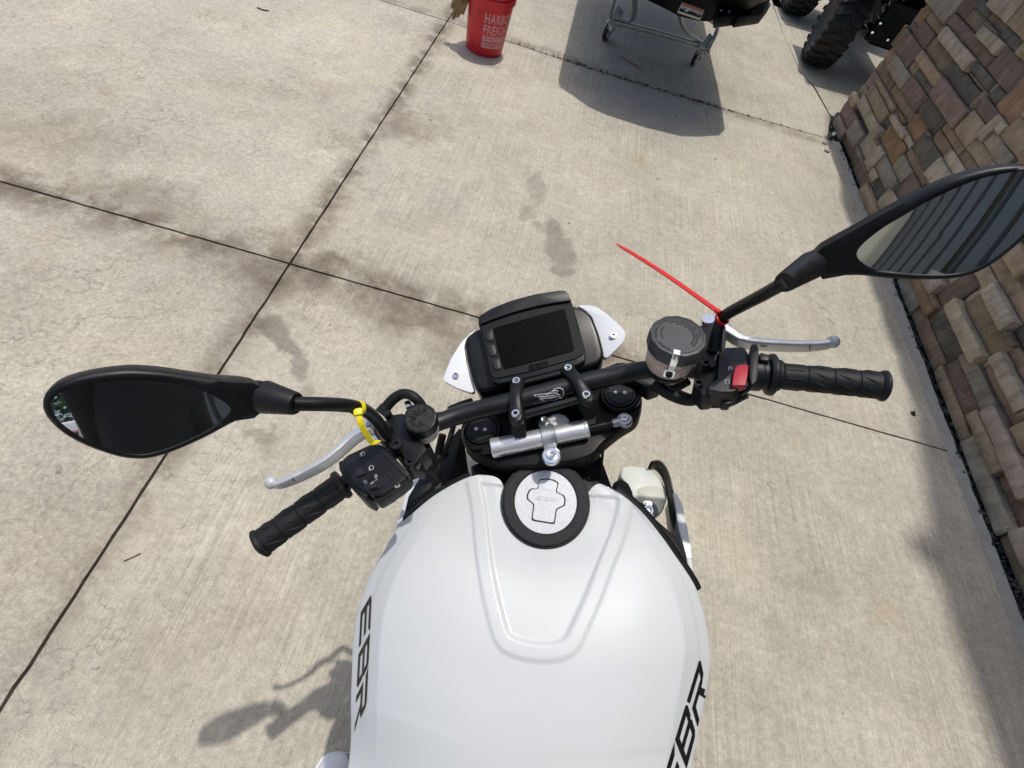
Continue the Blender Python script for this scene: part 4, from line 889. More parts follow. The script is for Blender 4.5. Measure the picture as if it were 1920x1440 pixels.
# ---------- brake master cylinder, lever, mirror clamp
mc = MB()
mc.add(prism(roundpoly([S(x, y, .040) for x, y in [(1312, 622), (1332, 600), (1350, 598), (1362, 610), (1362, 640), (1356, 660), (1352, 700), (1340, 740), (1318, 742), (1300, 720), (1306, 690)]], .2, 3), NEG * .034))
mc.add(tube([S(1300, 640, .022), S(1345, 606, .022)], .012, 16)); mc.build('brake_cylinder', M['black'], bike, bevel=.003)
cl = obj('mirror_clamp', prism(roundpoly([S(x, y, .050) for x, y in [(1322, 655), (1346, 655), (1342, 688), (1318, 688)]], .2, 3), NEG * .03), M['black'], bike, bevel=.002)
obj('clamp_bolt', lathe([(.0062, 0), (.0062, .006), (.004, .006), (.0035, .002), (.00001, .002)], S(1323, 685, .048), SZ, 6), M['satin'], cl, smooth=False)
obj('clamp_bolt', lathe([(.0062, 0), (.0062, .006), (.004, .006), (.0035, .002), (.00001, .002)], S(1309, 722, .040), SZ, 6), M['satin'], cl, smooth=False)
obj('lever_pivot', lathe([(.010, -.012), (.010, .004), (.0092, .0052), (.00001, .0052)], S(1328, 602, .036), SZ, 28), M['chrome'], bike)
lv = [(1322, 604, .03), (1345, 612, .028), (1368, 627, .026), (1390, 640, .024), (1425, 646, .022), (1480, 649, .021), (1525, 649, .020), (1553, 645, .022), (1562, 641, .024)]
lw = [(.0085, .007), (.0080, .0075), (.0070, .0078), (.0062, .0078), (.0055, .0078), (.0050, .0075), (.0046, .0070), (.0045, .006), (.004, .0045)]
lev = obj('brake_lever', tube([S(*p) for p in lv], [(a_ * .92, b_ * 1.22) for a_, b_ in lw], 24, spl=6, up=SZ, power=.45), M['lever'], bike, angle=40)
obj('lever_ball', ball(S(1562, 641, .024), .0085, 20), M['silver'], lev)
obj('adjuster_slot', tube([S(1424, 648, .0302), S(1438, 649, .0302)], [(.0012, .0008)] * 2, 8, up=SZ), M['ink'], lev); obj('adjuster_slot', tube([S(1519, 647, .0285), S(1518, 657, .0255)], .0008, 6), M['ink'], lev)

# ---------- right switch box and throttle
sw_r = obj('switch_housing', prism(roundpoly([S(x, y, .050) for x, y in [(1350, 652), (1395, 650), (1404, 664), (1405, 690), (1396, 722), (1376, 734), (1352, 735), (1328, 730), (1330, 718), (1345, 712), (1347, 680)]], .18, 3), NEG * .030), M['grey'], bike, bevel=.005, seg=3)
lowb = obj('housing_shelf', prism(roundpoly([S(x, y, .034) for x, y in [(1332, 722), (1394, 724), (1380, 742), (1352, 751), (1324, 740)]], .15, 3), NEG * .018), M['black'], sw_r, bevel=.003)
obj('start_tab', prism(roundpoly([S(x, y, .03) for x, y in [(1353, 748), (1372, 746), (1370, 755), (1365, 757), (1354, 756)]], .2, 2), NEG * .015), M['black'], sw_r, bevel=.001)
kill = obj('kill_switch', prism(roundpoly([S(x, y, .057) for x, y in [(1380, 684), (1403, 684), (1402, 700), (1398, 722), (1373, 722), (1376, 700)]], .12, 3), NEG * .012), M['red'], sw_r, bevel=.0016, seg=3)
obj('switch_recess', prism([S(x, y, .0507) for x, y in [(1374, 681), (1405, 681), (1400, 726), (1368, 726)]], NEG * .002), M['ink'], sw_r, smooth=False)
def glyph(lines, z_, parent, r_=.00045, m='print'):
    mb = MB()
    for ln in lines: mb.add(tube([S(x, y, z_) for x, y in ln], r_, 5))
    return mb.build('switch_symbol', M[m], parent)
def arc(cx, cy, rx, a0, a1, n=9, ry=None): return [(cx + rx * math.cos(a0 + (a1 - a0) * i / n), cy + (ry or rx) * math.sin(a0 + (a1 - a0) * i / n)) for i in range(n + 1)]
glyph([arc(1369.5, 690.5, 3.6, 2.2, 7.2), [(1367.8, 688.8), (1371.2, 692.2)], [(1371.2, 688.8), (1367.8, 692.2)], [(1366.6, 694.6), (1365.4, 693.4)], [(1372.6, 694.6), (1373.4, 695.4)]], .0507, sw_r)
glyph([arc(1363.8, 715.5, 4.0, 2.4, 7.0), [(1359.8, 719.6), (1361.6, 719.4)], [(1366.4, 719), (1368, 719.8)]], .0507, sw_r)
ta, tb = S(1412, 701, .027), S(1450, 703, .026); tax = (tb - ta) / np.linalg.norm(tb - ta)
th = obj('throttle_housing', lathe([(.020, -.006), (.0225, -.004), (.0225, .008), (.0205, .010), (.0205, .016), (.026, .017), (.0275, .020), (.0275, .024), (.025, .026), (.020, .027)], ta, tax, 44), M['black'], bike, angle=30)
obj('cable_guide', prism(roundpoly([S(x, y, .058) for x, y in [(1407, 645), (1420, 645), (1423, 660), (1420, 712), (1409, 722), (1405, 700)]], .25, 3), NEG * .012), M['black'], th, bevel=.002)
obj('guide_arm', tube([S(1420, 712, .055), S(1400, 732, .045), S(1392, 738, .035)], [(.003, .004)] * 3, 8), M['black'], th)
obj('throttle_tab', prism(roundpoly([S(x, y, .056) for x, y in [(1424, 660), (1442, 664), (1443, 676), (1424, 674)]], .2, 2), NEG * .012), M['grey'], th, bevel=.0015)

# ---------- clutch side
kc = S(787, 783, .062); ka = leaning_axis(787, 783, .35, .94, R(27))
cres = obj('clutch_reservoir', lathe([(.012, -.046), (.0195, -.044), (.0205, -.038), (.0207, -.018)], kc, ka, 36), simple('white_reservoir', (.60, .60, .53), .35, sss=.2), bike, angle=40)
cl_ = obj('reservoir_lid', lathe([(.0210, -.021), (.0222, -.0195), (.0222, -.004), (.0210, -.0008), (.0190, .0), (.0182, -.0006), (.00001, -.0006)], kc, ka, 80, wob=lambda t, i: 1 + (.022 * max(0, math.cos(10 * t)) if i < 4 else 0)), M['black'], cres, angle=30)
wear = MB(); wq_ = random.Random(4)
for k in range(46):
    a = wq_.uniform(0, 6.28); r0, r1 = wq_.uniform(.003, .012), wq_.uniform(.012, .0175); x = np.cross(ka, SX); x /= np.linalg.norm(x); y = np.cross(ka, x); d = x * math.cos(a) + y * math.sin(a); e2 = x * math.cos(a + wq_.uniform(-.5, .5)) + y * math.sin(a + wq_.uniform(-.5, .5))
    wear.add(tube([kc + d * r0 + ka * -.0002, kc + e2 * r1 + ka * -.0002], .00032, 4))
wear.build('lid_lettering', M['grey'], cl_)
cm = MB()
cm.add(prism(roundpoly([S(x, y, .040) for x, y in [(716, 796), (735, 778), (757, 775), (765, 790), (768, 812), (790, 826), (800, 842), (778, 866), (760, 862), (748, 840), (735, 838), (718, 818)]], .15, 3), NEG * .034))
cm.add(prism(roundpoly([S(x, y, .030) for x, y in [(735, 838), (762, 838), (790, 862), (786, 882), (760, 876), (745, 860)]], .2, 3), NEG * .026)); cm.build('clutch_cylinder', M['black'], bike, bevel=.003)
for px, py, z_ in ((744, 836, .044), (771, 867, .034)): obj('clamp_bolt', lathe([(.0075, -.012), (.0078, 0), (.0078, .004), (.0068, .0052), (.0042, .0052), (.004, .001), (.00001, .001)], S(px, py, z_), SZ, 28), M['grey'], bike, angle=30)
obj('mirror_boss', lathe([(.0125, -.02), (.0125, .010), (.0112, .0125), (.0085, .0125)], S(722, 812, .040), SZ, 28), M['black'], bike)
obj('bleed_bolt', lathe([(.006, -.01), (.006, .006), (.0052, .007), (.00001, .007)], S(728, 779, .042), SZ, 6), M['black'], bike, smooth=False)
obj('clutch_hose', tube([S(*p) for p in [(718, 776, .030), (725, 762, .034), (738, 748, .040), (753, 739, .044), (768, 740, .046), (780, 748, .042), (790, 760, .03), (798, 775, .01), (800, 795, -.02)]], [.0078, .0078, .0078, .0074, .0072, .0072, .0072, .0072, .0072], 14, spl=5), M['rubber'], bike)
obj('hose_clamp', tube([S(714, 776, .030), S(724, 764, .033)], .0095, 12), M['black'], bike)
obj('banjo_fitting', prism([S(x, y, .036) for x, y in [(757, 752), (768, 748), (772, 757), (760, 765)]], NEG * .012), M['chrome'], bike, bevel=.002); obj('banjo_fitting', prism([S(x, y, .044) for x, y in [(772, 750), (782, 747), (784, 752), (774, 754)]], NEG * .006), M['print'], bike, bevel=.001)
lv = [(700, 803, .016), (685, 808, .014), (668, 818, .012), (650, 833, .010), (632, 850, .009), (606, 870, .008), (575, 887, .007), (545, 901, .008), (522, 909, .009), (508, 907, .012)]
lw = [(.0090, .0080), (.0085, .0085), (.0078, .0085), (.0070, .0085), (.0062, .0084), (.0055, .0082), (.0052, .0078), (.0048, .0070), (.0045, .006), (.004, .0045)]
clv = obj('clutch_lever', tube([S(*p) for p in lv], [(a_ * .92, b_ * 1.22) for a_, b_ in lw], 24, spl=6, up=SZ, power=.45), M['lever'], bike, angle=40); obj('lever_ball', ball(S(508, 905, .013), .0088, 20), M['silver'], clv)
obj('adjuster_slot', tube([S(545, 892, .016), S(552, 902, .014)], .0009, 6), M['ink'], clv)
obj('lever_pivot', tube([S(690, 796, .024), S(706, 790, .026)], .007, 12), M['steel'], bike); obj('lever_shim', prism(roundpoly([S(x, y, .028) for x, y in [(697, 818), (708, 812), (712, 820), (702, 826)]], .3, 2), NEG * .012), M['alu'], bike, bevel=.001)
sw_l = obj('switch_housing', prism(roundpoly([S(x, y, .050) for x, y in [(641, 862), (652, 852), (695, 832), (712, 832), (726, 842), (764, 884), (761, 896), (744, 911), (714, 929), (700, 929), (684, 922), (668, 912), (646, 884)]], .15, 3), NEG * .028), M['grey'], bike, bevel=.005, seg=3)
sw_l.data.materials[0] = M['black']
obj('housing_collar', prism(roundpoly([S(x, y, .046) for x, y in [(635, 866), (642, 862), (690, 926), (684, 934), (668, 926), (646, 900), (636, 880)]], .2, 3), NEG * .04), M['black'], sw_l, bevel=.003)
obj('housing_rib', prism(roundpoly([S(x, y, .0515) for x, y in [(711, 842), (716, 842), (768, 886), (764, 893), (757, 892)]], .2, 2), NEG * .01), M['grey'], sw_l, bevel=.001)
def ins(px_list, z_, name, m, th_=.004, bv=.001): return obj(name, prism(roundpoly([S(x, y, z_) for x, y in px_list], .2, 3), NEG * th_), m, sw_l, bevel=bv)
ins([(648, 868), (664, 857), (671, 862), (686, 886), (668, 898), (658, 890)], .0505, 'switch_recess', M['ink'], .001, 0)
ins([(652, 869), (663, 861), (676, 880), (684, 887), (669, 894), (664, 884)], .0535, 'beam_switch', M['grey'], .006)
ins([(683, 908), (720, 890), (731, 902), (726, 908), (697, 921), (686, 918)], .0505, 'switch_recess', M['ink'], .001, 0)
ins([(690, 911), (702, 906), (706, 912), (696, 917)], .0550, 'indicator_switch', M['grey'], .006)
ins([(702, 931), (723, 915), (735, 918), (733, 926), (708, 941), (700, 938)], .0440, 'horn_button', M['black'], .02, .003)
glyph([arc(681, 851, 3.4, -1.2, 2.2), arc(681, 851, 3.4, 2.2, 5.1, 5), [(675, 851.5), (678, 850)], [(675, 854), (678, 853)], [(676.5, 856), (679, 855)]], .0508, sw_l)
glyph([arc(696.5, 877, 4.0, -1.2, 2.2), arc(696.5, 877, 4.0, 2.2, 5.1, 5), [(691, 877), (693.5, 876)], [(691, 879.5), (694, 879)], [(691.5, 882), (695, 881.5)]], .0508, sw_l)
glyph([[(702, 893), (705, 889), (708, 893), (706.5, 893), (706.5, 896), (703.5, 896), (703.5, 893), (702, 893)], [(682, 904), (685, 900.5), (688.5, 903), (687.5, 905), (686, 907), (683.5, 905.5), (682, 904)]], .0508, sw_l)
glyph([[(695, 908), (699, 904), (702, 903)], [(697, 905), (699, 907)], [(704, 901), (707, 899)]], .0512, sw_l)
glyph([[(741, 911), (745, 914), (742, 915), (741, 911)], [(745, 912), (748, 909)], [(746, 914), (750, 911), (749, 908)]], .0508, sw_l, .0004)

# ---------- mirrors
def mirror(outer, inner, Pm, n, neck, stem, stem_r, name, cs=1.0):
    n = np.asarray(n, float) / np.linalg.norm(n); Pm = np.asarray(Pm, float)
    pl = lambda p, d: cut(p[0], p[1], Pm, n) + n * d
    N = 168
    def loop(px, c, m_=6):
        q = [np.array([*p, 0.]) for p in px]; q = crom(q, m_, True); ang = np.array([math.atan2(p[1] - c[1], p[0] - c[0]) for p in q]); rad = np.array([math.hypot(p[0] - c[0], p[1] - c[1]) for p in q])
        o = np.argsort(ang); ang, rad = ang[o], rad[o]; t = np.linspace(-math.pi, math.pi, N, endpoint=False); r_ = np.interp(t, ang, rad, period=2 * math.pi)
        return [(c[0] + a * math.cos(b), c[1] + a * math.sin(b)) for a, b in zip(r_, t)]
    ci = np.mean(np.array(inner), 0); lo, li = loop(outer, ci), loop(inner, ci)
    O3 = [pl(p, 0) for p in lo]; I3 = [pl(p, .001) for p in li]; c3 = np.mean(O3, 0)
    rows = [[pl(p, -.012) for p in li], I3, [(a * .55 + b * .45) + n * .0018 for a, b in zip(I3, O3)], O3, [p - n * .006 for p in O3], [c3 + (p - c3) * .985 - n * .014 for p in O3], [c3 + (p - c3) * .88 - n * .026 for p in O3], [c3 + (p - c3) * .6 - n * .036 for p in O3], [c3 + (p - c3) * .2 - n * .040 for p in O3]]
    v = [p for r_ in rows for p in r_]; f = [(a * N + b, a * N + (b + 1) % N, (a + 1) * N + (b + 1) % N, (a + 1) * N + b) for a in range(len(rows) - 1) for b in range(N)]; f.append(tuple(range((len(rows) - 1) * N, len(rows) * N)))
    ho = obj(name, (v, f), M['black'], bike, angle=70)
    g_ = [pl(p, -.0022) for p in li]; gc = np.mean(g_, 0); gv_ = [gc + n * .0042]; gf = []
    rings = (.15, .3, .45, .6, .75, .88, 1.0)
    for k, s_ in enumerate(rings):
        gv_ += [gc + (p - gc) * s_ + n * (.0042 - .42 * np.linalg.norm((p - gc) * s_) ** 2) for p in g_]
    for b in range(N): gf.append((0, 1 + b, 1 + (b + 1) % N))
    for k in range(len(rings) - 1):
        for b in range(N): gf.append((1 + k * N + b, 1 + (k + 1) * N + b, 1 + (k + 1) * N + (b + 1) % N, 1 + k * N + (b + 1) % N))
    obj('mirror_glass', (gv_, gf), M['mirror'], ho, angle=180)
    a, b = [np.asarray(q, float) for q in neck]; d = b - a
    obj('mirror_collar', tube([a - d * .10, a, a + d * .05, a + d * .08, a + d * .14, a + d * .17, b - d * .04, b], [.0150 * cs, .0150 * cs, .0150 * cs, .0135 * cs, .0135 * cs, .0165 * cs, .0112 * cs, .0102 * cs], 28), M['black'], ho, angle=30)
    obj('mirror_stem', tube(stem, stem_r, 18, spl=7), M['satin'], ho)
    return ho
def zl(x, y): return 60 + x / 3, 680 + y / 3
def zr(x, y): return 1560 + x / 5.3333, 300 + y / 5.3333
lo = [zl(*p) for p in [(62, 230), (75, 182), (150, 122), (300, 75), (480, 50), (600, 48), (750, 60), (900, 82), (1100, 110), (1280, 132), (1276, 298), (1200, 308), (1130, 335), (1050, 378), (950, 430), (800, 495), (680, 532), (590, 540), (480, 525), (330, 475), (200, 410), (110, 335), (70, 275)]]
li = [zl(*p) for p in [(114, 215), (175, 158), (330, 110), (520, 92), (700, 97), (880, 128), (1020, 185), (1098, 232), (1120, 262), (1095, 300), (1000, 370), (850, 442), (700, 495), (600, 510), (480, 490), (330, 440), (210, 372), (140, 312), (116, 262)]]
mL = G(265, 775, 1.135); tgt = V3(.02, -.37, 1.16)
def bis(P, q): a = EYE - P; a /= np.linalg.norm(a); b = q - P; b /= np.linalg.norm(b); return (a + b) / np.linalg.norm(a + b)
nL = bis(mL, tgt)
mirror(lo, li, mL, nL, (cut(489, 752, mL, nL) - nL * .012, G(556, 757, 1.125)), [G(550, 757, 1.125), G(610, 758, 1.115), G(655, 761, 1.10), G(685, 770, 1.075), G(706, 788, 1.045), G(718, 806, 1.015), G(724, 818, .985)], .0076, 'mirror', 1.06)
ro = [zr(*p) for p in [(-168, 935), (-130, 895), (0, 822), (200, 715), (400, 600), (700, 440), (1000, 285), (1250, 180), (1500, 110), (1700, 75), (1900, 62), (2060, 70), (2170, 115), (2225, 210), (2215, 330), (2140, 500), (2040, 660), (1900, 800), (1750, 930), (1600, 1040), (1450, 1120), (1300, 1165), (1150, 1188), (900, 1195), (700, 1190), (500, 1175), (330, 1155), (200, 1150), (100, 1158), (0, 1195), (-70, 1215), (-135, 1120)]]
ri = [zr(*p) for p in [(243, 950), (262, 885), (345, 800), (500, 680), (700, 560), (900, 440), (1100, 340), (1300, 250), (1500, 180), (1700, 137), (1900, 105), (2040, 112), (2130, 160), (2160, 250), (2130, 370), (2060, 520), (1960, 680), (1860, 790), (1700, 925), (1550, 1025), (1400, 1092), (1250, 1130), (1050, 1142), (850, 1137), (650, 1122), (450, 1100), (350, 1062), (280, 1010)]]
mR = S(1760, 425, .195); rd = V3(.45, -.90, .12); nR = bis(mR, mR + rd * 10)
mirror(ro, ri, mR, nR, (cut(1535, 500, mR, nR) - nR * .012, S(1470, 530, .185)), [S(1476, 527, .186), S(1430, 553, .152), S(1392, 573, .118), S(1362, 590, .094), S(1350, 604, .080), S(1343, 626, .068), S(1338, 655, .050)], [.0075] * 5 + [.0085, .0105], 'mirror')

# ---------- cable ties
def ring_on(c, ax, r_, w_, t_):
    ax = np.asarray(ax) / np.linalg.norm(ax); return lathe([(r_, -w_ / 2), (r_ + t_, -w_ / 2), (r_ + t_, w_ / 2), (r_, w_ / 2), (r_, -w_ / 2)], c, ax, 32)
tr = thing('cable_tie', S(1353, 596, .09), 'long red cable tie sticking out from the right mirror stem', 'cable tie', None)
ra_ = S(1392, 573, .118) - S(1350, 604, .080)
obj('tie_loop', ring_on(S(1354, 597, .087), ra_, .0078, .0048, .0016), M['redtie'], tr, bevel=.0004)
hd = S(1346, 584, .096); tip = S(1155, 457, .010); ha = (tip - hd) / np.linalg.norm(tip - hd)
obj('tie_head', box(hd, .0085, .0062, .0058, np.c_[ha, np.cross(SZ, ha) / np.linalg.norm(np.cross(SZ, ha)), SZ]), M['redtie'], tr, bevel=.0012)
pts = [hd + (tip - hd) * t + SZ * .004 * math.sin(math.pi * t) for t in np.linspace(0, 1, 10)]
obj('tie_tail', tube(pts, [(.0038, .0012)] * 8 + [(.0036, .0011), (.0012, .0006)], 8, up=SZ + SY * .5, power=.4), M['redtie'], tr)
ty = thing('cable_tie', G(672, 765, 1.09), 'yellow cable tie curling down from the left mirror stem', 'cable tie', None)
ya_ = G(655, 761, 1.10) - G(685, 770, 1.075)
yc = G(671, 765.5, 1.089); obj('tie_loop', ring_on(yc, ya_, .0074, .0062, .0016), M['yellow'], ty, bevel=.0004)
vd = EYE - yc; vd /= np.linalg.norm(vd)
yh = G(671, 773, 1.097); ydn = G(674, 790, 1.095) - yh; ydn /= np.linalg.norm(ydn); ysd = np.cross(vd, ydn); ysd /= np.linalg.norm(ysd)
obj('tie_head', box(yh, .0080, .0095, .0070, np.c_[ydn, ysd, np.cross(ydn, ysd)]), M['yellow'], ty, bevel=.0014)
pts = [G(672, 776, 1.097), G(676, 792, 1.092), G(683, 808, 1.082), G(692, 822, 1.070), G(697, 829, 1.063), G(703, 829, 1.060), G(714, 826.5, 1.058)]
obj('tie_tail', tube(pts, [(.0033, .0009)] * 5 + [(.0026, .0009), (.0005, .0006)], 8, spl=6, up=vd, power=.4), M['yellow'], ty)

# ================================================================== RED BUCKET WITH A GLOVE
bc = V3(-.522, 3.797, 0); bk = thing('bucket', bc, 'red plastic bucket with white lettering standing on the concrete joint', 'bucket')
hb, r0, r1 = .37, .125, .150; zz = lambda h_: r0 + (r1 - r0) * h_ / hb
obj('bucket_shell', lathe([(r0 - .006, .001), (r0, .006), (zz(.30), .30), (zz(.30) + .011, .302), (zz(.315) + .012, .335), (zz(.335) + .003, .337), (zz(.35) + .003, .352), (zz(.352) + .010, .353), (zz(.37) + .010, .366), (r1 + .006, .370), (r1 - .004, .369), (r1 - .006, .34), (r0 - .006, .012), (.00001, .012)], bc, V3(0, 0, 1), 72), M['bucket'], bk, angle=28)
ca = math.atan2(EYE[1] - bc[1], EYE[0] - bc[0])
def bwrap(words, th0, wid, zlo, zhi, name, m, off=.0008):
    v, f, asp = text_mesh(words, .012)
    P = []
    for p in v:
        z_ = zlo + p[1] * (zhi - zlo); a = th0 + p[0] * wid; r_ = zz(z_) + off; P.append(bc + V3(r_ * math.cos(a), r_ * math.sin(a), z_))
    return obj(name, (P, f), m, bk, smooth=False)
def bband(th0, wid, zlo, zhi, m, off=.0005):
    n = 14; v = []
    for i in range(n + 1):
        a = th0 + wid * i / n
        for z_ in (zlo, zhi): v.append(bc + V3((zz(z_) + off) * math.cos(a), (zz(z_) + off) * math.sin(a), z_))
    return obj('print_band', (v, [(2 * i, 2 * i + 2, 2 * i + 3, 2 * i + 1) for i in range(n)]), m, bk, smooth=False)
t0 = ca - .16
bwrap('HARBOR', t0, 1.50, .205, .262, 'bucket_lettering', M['bprint']); bwrap('FREIGHT', t0, 1.50, .140, .196, 'bucket_lettering', M['bprint'])
bband(t0, 1.52, .100, .132, M['bprint']); bband(t0, 1.52, .060, .092, M['bprint'])
bwrap('QUALITY TOOLS', t0 + .06, 1.40, .105, .127, 'bucket_lettering', M['bucket'], .0010); bwrap('LOWEST PRICES', t0 + .06, 1.40, .065, .087, 'bucket_lettering', M['bucket'], .0010)
hp = [bc + V3(.165 * math.cos(a) * (1 if abs(math.cos(a)) > .2 else 1), .165 * math.sin(a) * .35 - .0, .335 - .10 * abs(math.sin(a))) for a in np.linspace(math.pi * .02, math.pi * .98, 20)]
obj('bail_handle', tube([bc + V3(.163 * math.cos(a), -.163 * math.sin(a) * .96 + .32 * 0 + (.163 * math.sin(a)) * 1.92, .340 - .02 * math.sin(a)) for a in np.linspace(0, math.pi, 24)], .0025, 8), M['steel'], bk)
gl = thing('work_glove', bc + V3(-.17, 0, .25), 'tan leather work glove hanging over the rim of the red bucket', 'glove')
gb = MB()
hv_ = V3(bc[0], bc[1], 0); hv_ /= np.linalg.norm(hv_)
def gp(px, py, z_): return cut(px, py, bc - hv_ * (.02 + .0 * z_), hv_)
fing = [[(868, -12, .39), (862, 0, .36), (856, 14, .31), (851, 30, .25), (849, 36, .235)], [(872, -10, .39), (868, 4, .35), (862, 16, .31), (858, 28, .265), (857, 32, .26)], [(876, -8, .39), (873, 4, .355), (869, 16, .31), (866, 25, .28)], [(862, -14, .39), (856, -4, .37), (851, 6, .34), (848, 14, .315)]]
for fg in fing: gb.add(tube([gp(*p) for p in fg], [.017, .017, .015, .014, .007][:len(fg)], 12, spl=4))
gb.build('glove_fingers', M['leather'], gl)
obj('glove_palm', tube([gp(880, -40, .40), gp(874, -22, .405), gp(868, -10, .385), gp(864, 2, .35)], [(.05, .013), (.052, .016), (.05, .017), (.035, .016)], 16, spl=4, power=.8), M['leather'], gl)

# ================================================================== WATERCRAFT HULL ON A ROLLER STAND
stand = thing('roller_stand', (.66, 4.65, 0), 'galvanised steel roller stand on swivel casters under the black hull', 'roller stand')
def strap(pts, w_, t_, name, parent=stand, up=None): return obj(name, tube(pts, [(w_, t_)] * len(pts), 10, spl=5, power=.45, up=up), M['galv'], parent)
strap([G(1150, 41, .17), G(1235, 62, .17), G(1322, 88, .17)], .022, .016, 'crossbar', up=V3(0, 0, 1))
strap([G(1160, 38, .18), G(1182, 39, .20), G(1189, 24, .30), G(1190, 5, .40), G(1189, -14, .48)], .020, .012, 'upright')
strap([G(1147, 44, .17), G(1145, 28, .23), G(1150, 4, .35), G(1156, -14, .44)], .012, .012, 'upright')
strap([G(1314, 80, .18), G(1290, 62, .24), G(1279, 45, .33), G(1276, 28, .42), G(1276, 16, .47)], .020, .012, 'upright')
strap([G(1326, 94, .17), G(1337, 74, .24), G(1345, 55, .32), G(1344, 44, .39), G(1332, 34, .46)], .020, .014, 'upright')
for (px, py), (cx, cy), (wx, wy) in (((1134, 75), (1150, 46), (-.045, -.055)), ((1298, 122), (1318, 96), (-.045, -.055))):
    gc_ = G(px, py); wc_ = gc_ + V3(0, 0, .062); wax = V3(.93, -.36, 0)
    pt = G(cx, cy, .15); obj('mounting_plate', prism([pt + V3(-.055, -.03, .012), pt + V3(.055, -.01, .012), pt + V3(.05, .05, .012), pt + V3(-.05, .04, .012)], (0, 0, -.012)), M['galv'], stand, bevel=.003)
    obj('gusset', prism([pt + V3(-.05, -.02, .01), pt + V3(.05, 0, .01), pt + V3(.045, .02, .09), pt + V3(-.01, .015, .12)], (0, .01, 0)), M['galv'], stand, bevel=.002)
    for dx, dy in ((-.045, -.02), (.045, -.002), (.04, .04), (0, .0)): obj('plate_bolt', bolt_vf(pt + V3(dx, dy, .013), V3(0, 0, 1), .008, .008, .3), M['steel'], stand)
    cs = obj('caster', lathe([(.030, -.013), (.050, -.015), (.058, -.015), (.062, -.010), (.062, .010), (.058, .015), (.050, .015), (.030, .013)], wc_, wax, 36), M['tyre'], stand, angle=30)
    obj('caster_hub', lathe([(.00001, -.018), (.012, -.018), (.013, -.014), (.030, -.0135), (.036, -.0165), (.046, -.0165), (.047, -.014), (.047, .014), (.036, .0165), (.012, .018), (.00001, .018)], wc_, wax, 32), M['silver'], cs, angle=30)
    fkv = MB()
    for s_ in (-1, 1): fkv.add(prism([wc_ + wax * s_ * .022 + V3(0, -.012, -.012), wc_ + wax * s_ * .022 + V3(.0, .012, -.012), pt * .9 + wc_ * .1 + wax * s_ * .024 + V3(0, .03, -.0), pt * .9 + wc_ * .1 + wax * s_ * .024 + V3(0, -.03, 0)], wax * .003 * s_))
    fkv.add(lathe([(.024, -.035), (.024, -.012)], pt, V3(0, 0, 1), 20)); fkv.build('caster_fork', M['galv'], cs)
hull = thing('watercraft_hull', (.67, 4.8, .45), 'black moulded watercraft hull with an orange and white warning sticker', 'watercraft')
top = [(.05, 5.6), (.055, 4.7), (.065, 3.90), (.09, 3.81), (.19, 3.75), (.30, 3.67), (.43, 3.64), (.70, 3.64), (.96, 3.68), (1.10, 3.76), (1.24, 3.86), (1.29, 3.97), (1.29, 4.2), (1.28, 4.65), (1.25, 5.2), (1.23, 5.9)]
low_px = [(1168, -40, .62), (1190, -22, .60), (1209, -2, .56), (1230, 8, .53), (1254, 20, .50), (1272, 30, .48), (1300, 37, .47), (1318, 40, .47), (1332, 40, .48), (1345, 34, .52), (1362, 33, .55), (1384, 30, .57), (1400, 32, .585), (1430, 27, .61), (1440, 14, .63), (1458, 8, .64)]
lw_ = [G(*p) for p in low_px]; lw_[0] = V3(.16, 5.6, .60); lw_[1] = V3(.2, 5.0, .58); lw_[-1] = V3(1.2, 5.9, .64); n = len(top); hv = []
tp = [V3(x, y, .86) for x, y in top]; tp[-1][1] = 5.9
rows = [[V3(.67 + (p[0] - .67) * .9, p[1] + .03, .97) for p in tp], tp, [p - V3(0, 0, .05) for p in tp], [a * .75 + b * .25 for a, b in zip(tp, lw_)], [a * .35 + b * .65 - V3(0, 0, .0) for a, b in zip(tp, lw_)], lw_, [V3(.67 + (p[0] - .67) * .6, p[1] + .35, p[2] + .01) for p in lw_]]
v = [p for r_ in rows for p in r_]; f = [(a * n + b, a * n + b + 1, (a + 1) * n + b + 1, (a + 1) * n + b) for a in range(len(rows) - 1) for b in range(n - 1)] + [tuple(range(n)), tuple((len(rows) - 1) * n + k for k in range(n))[::-1], tuple(a * n for a in range(len(rows)))[::-1], tuple(a * n + n - 1 for a in range(len(rows)))]
obj('hull_shell', (v, f), M['black'], hull, angle=45)
obj('intake_box', prism([G(x, y, .60) for x, y in [(1345, 12), (1392, 2), (1436, -12), (1446, 8), (1432, 26), (1384, 33), (1382, 29), (1346, 33)]], (0, 0, -.06)), M['black'], hull, bevel=.01)
for px, py in ((1352, 20), (1367, 22), (1398, 10), (1341, 6), (1420, -2)): obj('hull_bolt', bolt_vf(G(px, py, .602), V3(0, -.3, 1), .009, .006, .3), M['steel'], hull)
stq = [(1279, 4, 0), (1321, 19, 0), (1314, 35, 0), (1271, 21, 0)]
sP = G(1297, 20, .555); sn = EYE - sP; sn = sn / np.linalg.norm(sn) + V3(0, .1, .3); sn /= np.linalg.norm(sn)
def stk(s_, t, d=0): 
    a = np.array(stq, float)[:, :2]; p = (a[0] * (1 - s_) + a[1] * s_) * (1 - t) + (a[3] * (1 - s_) + a[2] * s_) * t; return cut(p[0], p[1], sP + sn * d, sn)
def sq(s0, t0_, s1, t1, d, m, name='sticker_print'): return obj(name, prism([stk(s0, t0_, d), stk(s1, t0_, d), stk(s1, t1, d), stk(s0, t1, d)], -sn * .0006), m, stick, smooth=False)
stick = obj('warning_sticker', prism([stk(0, 0), stk(1, 0), stk(1, 1), stk(0, 1)], -sn * .03), M['label_white'], hull, bevel=.001)
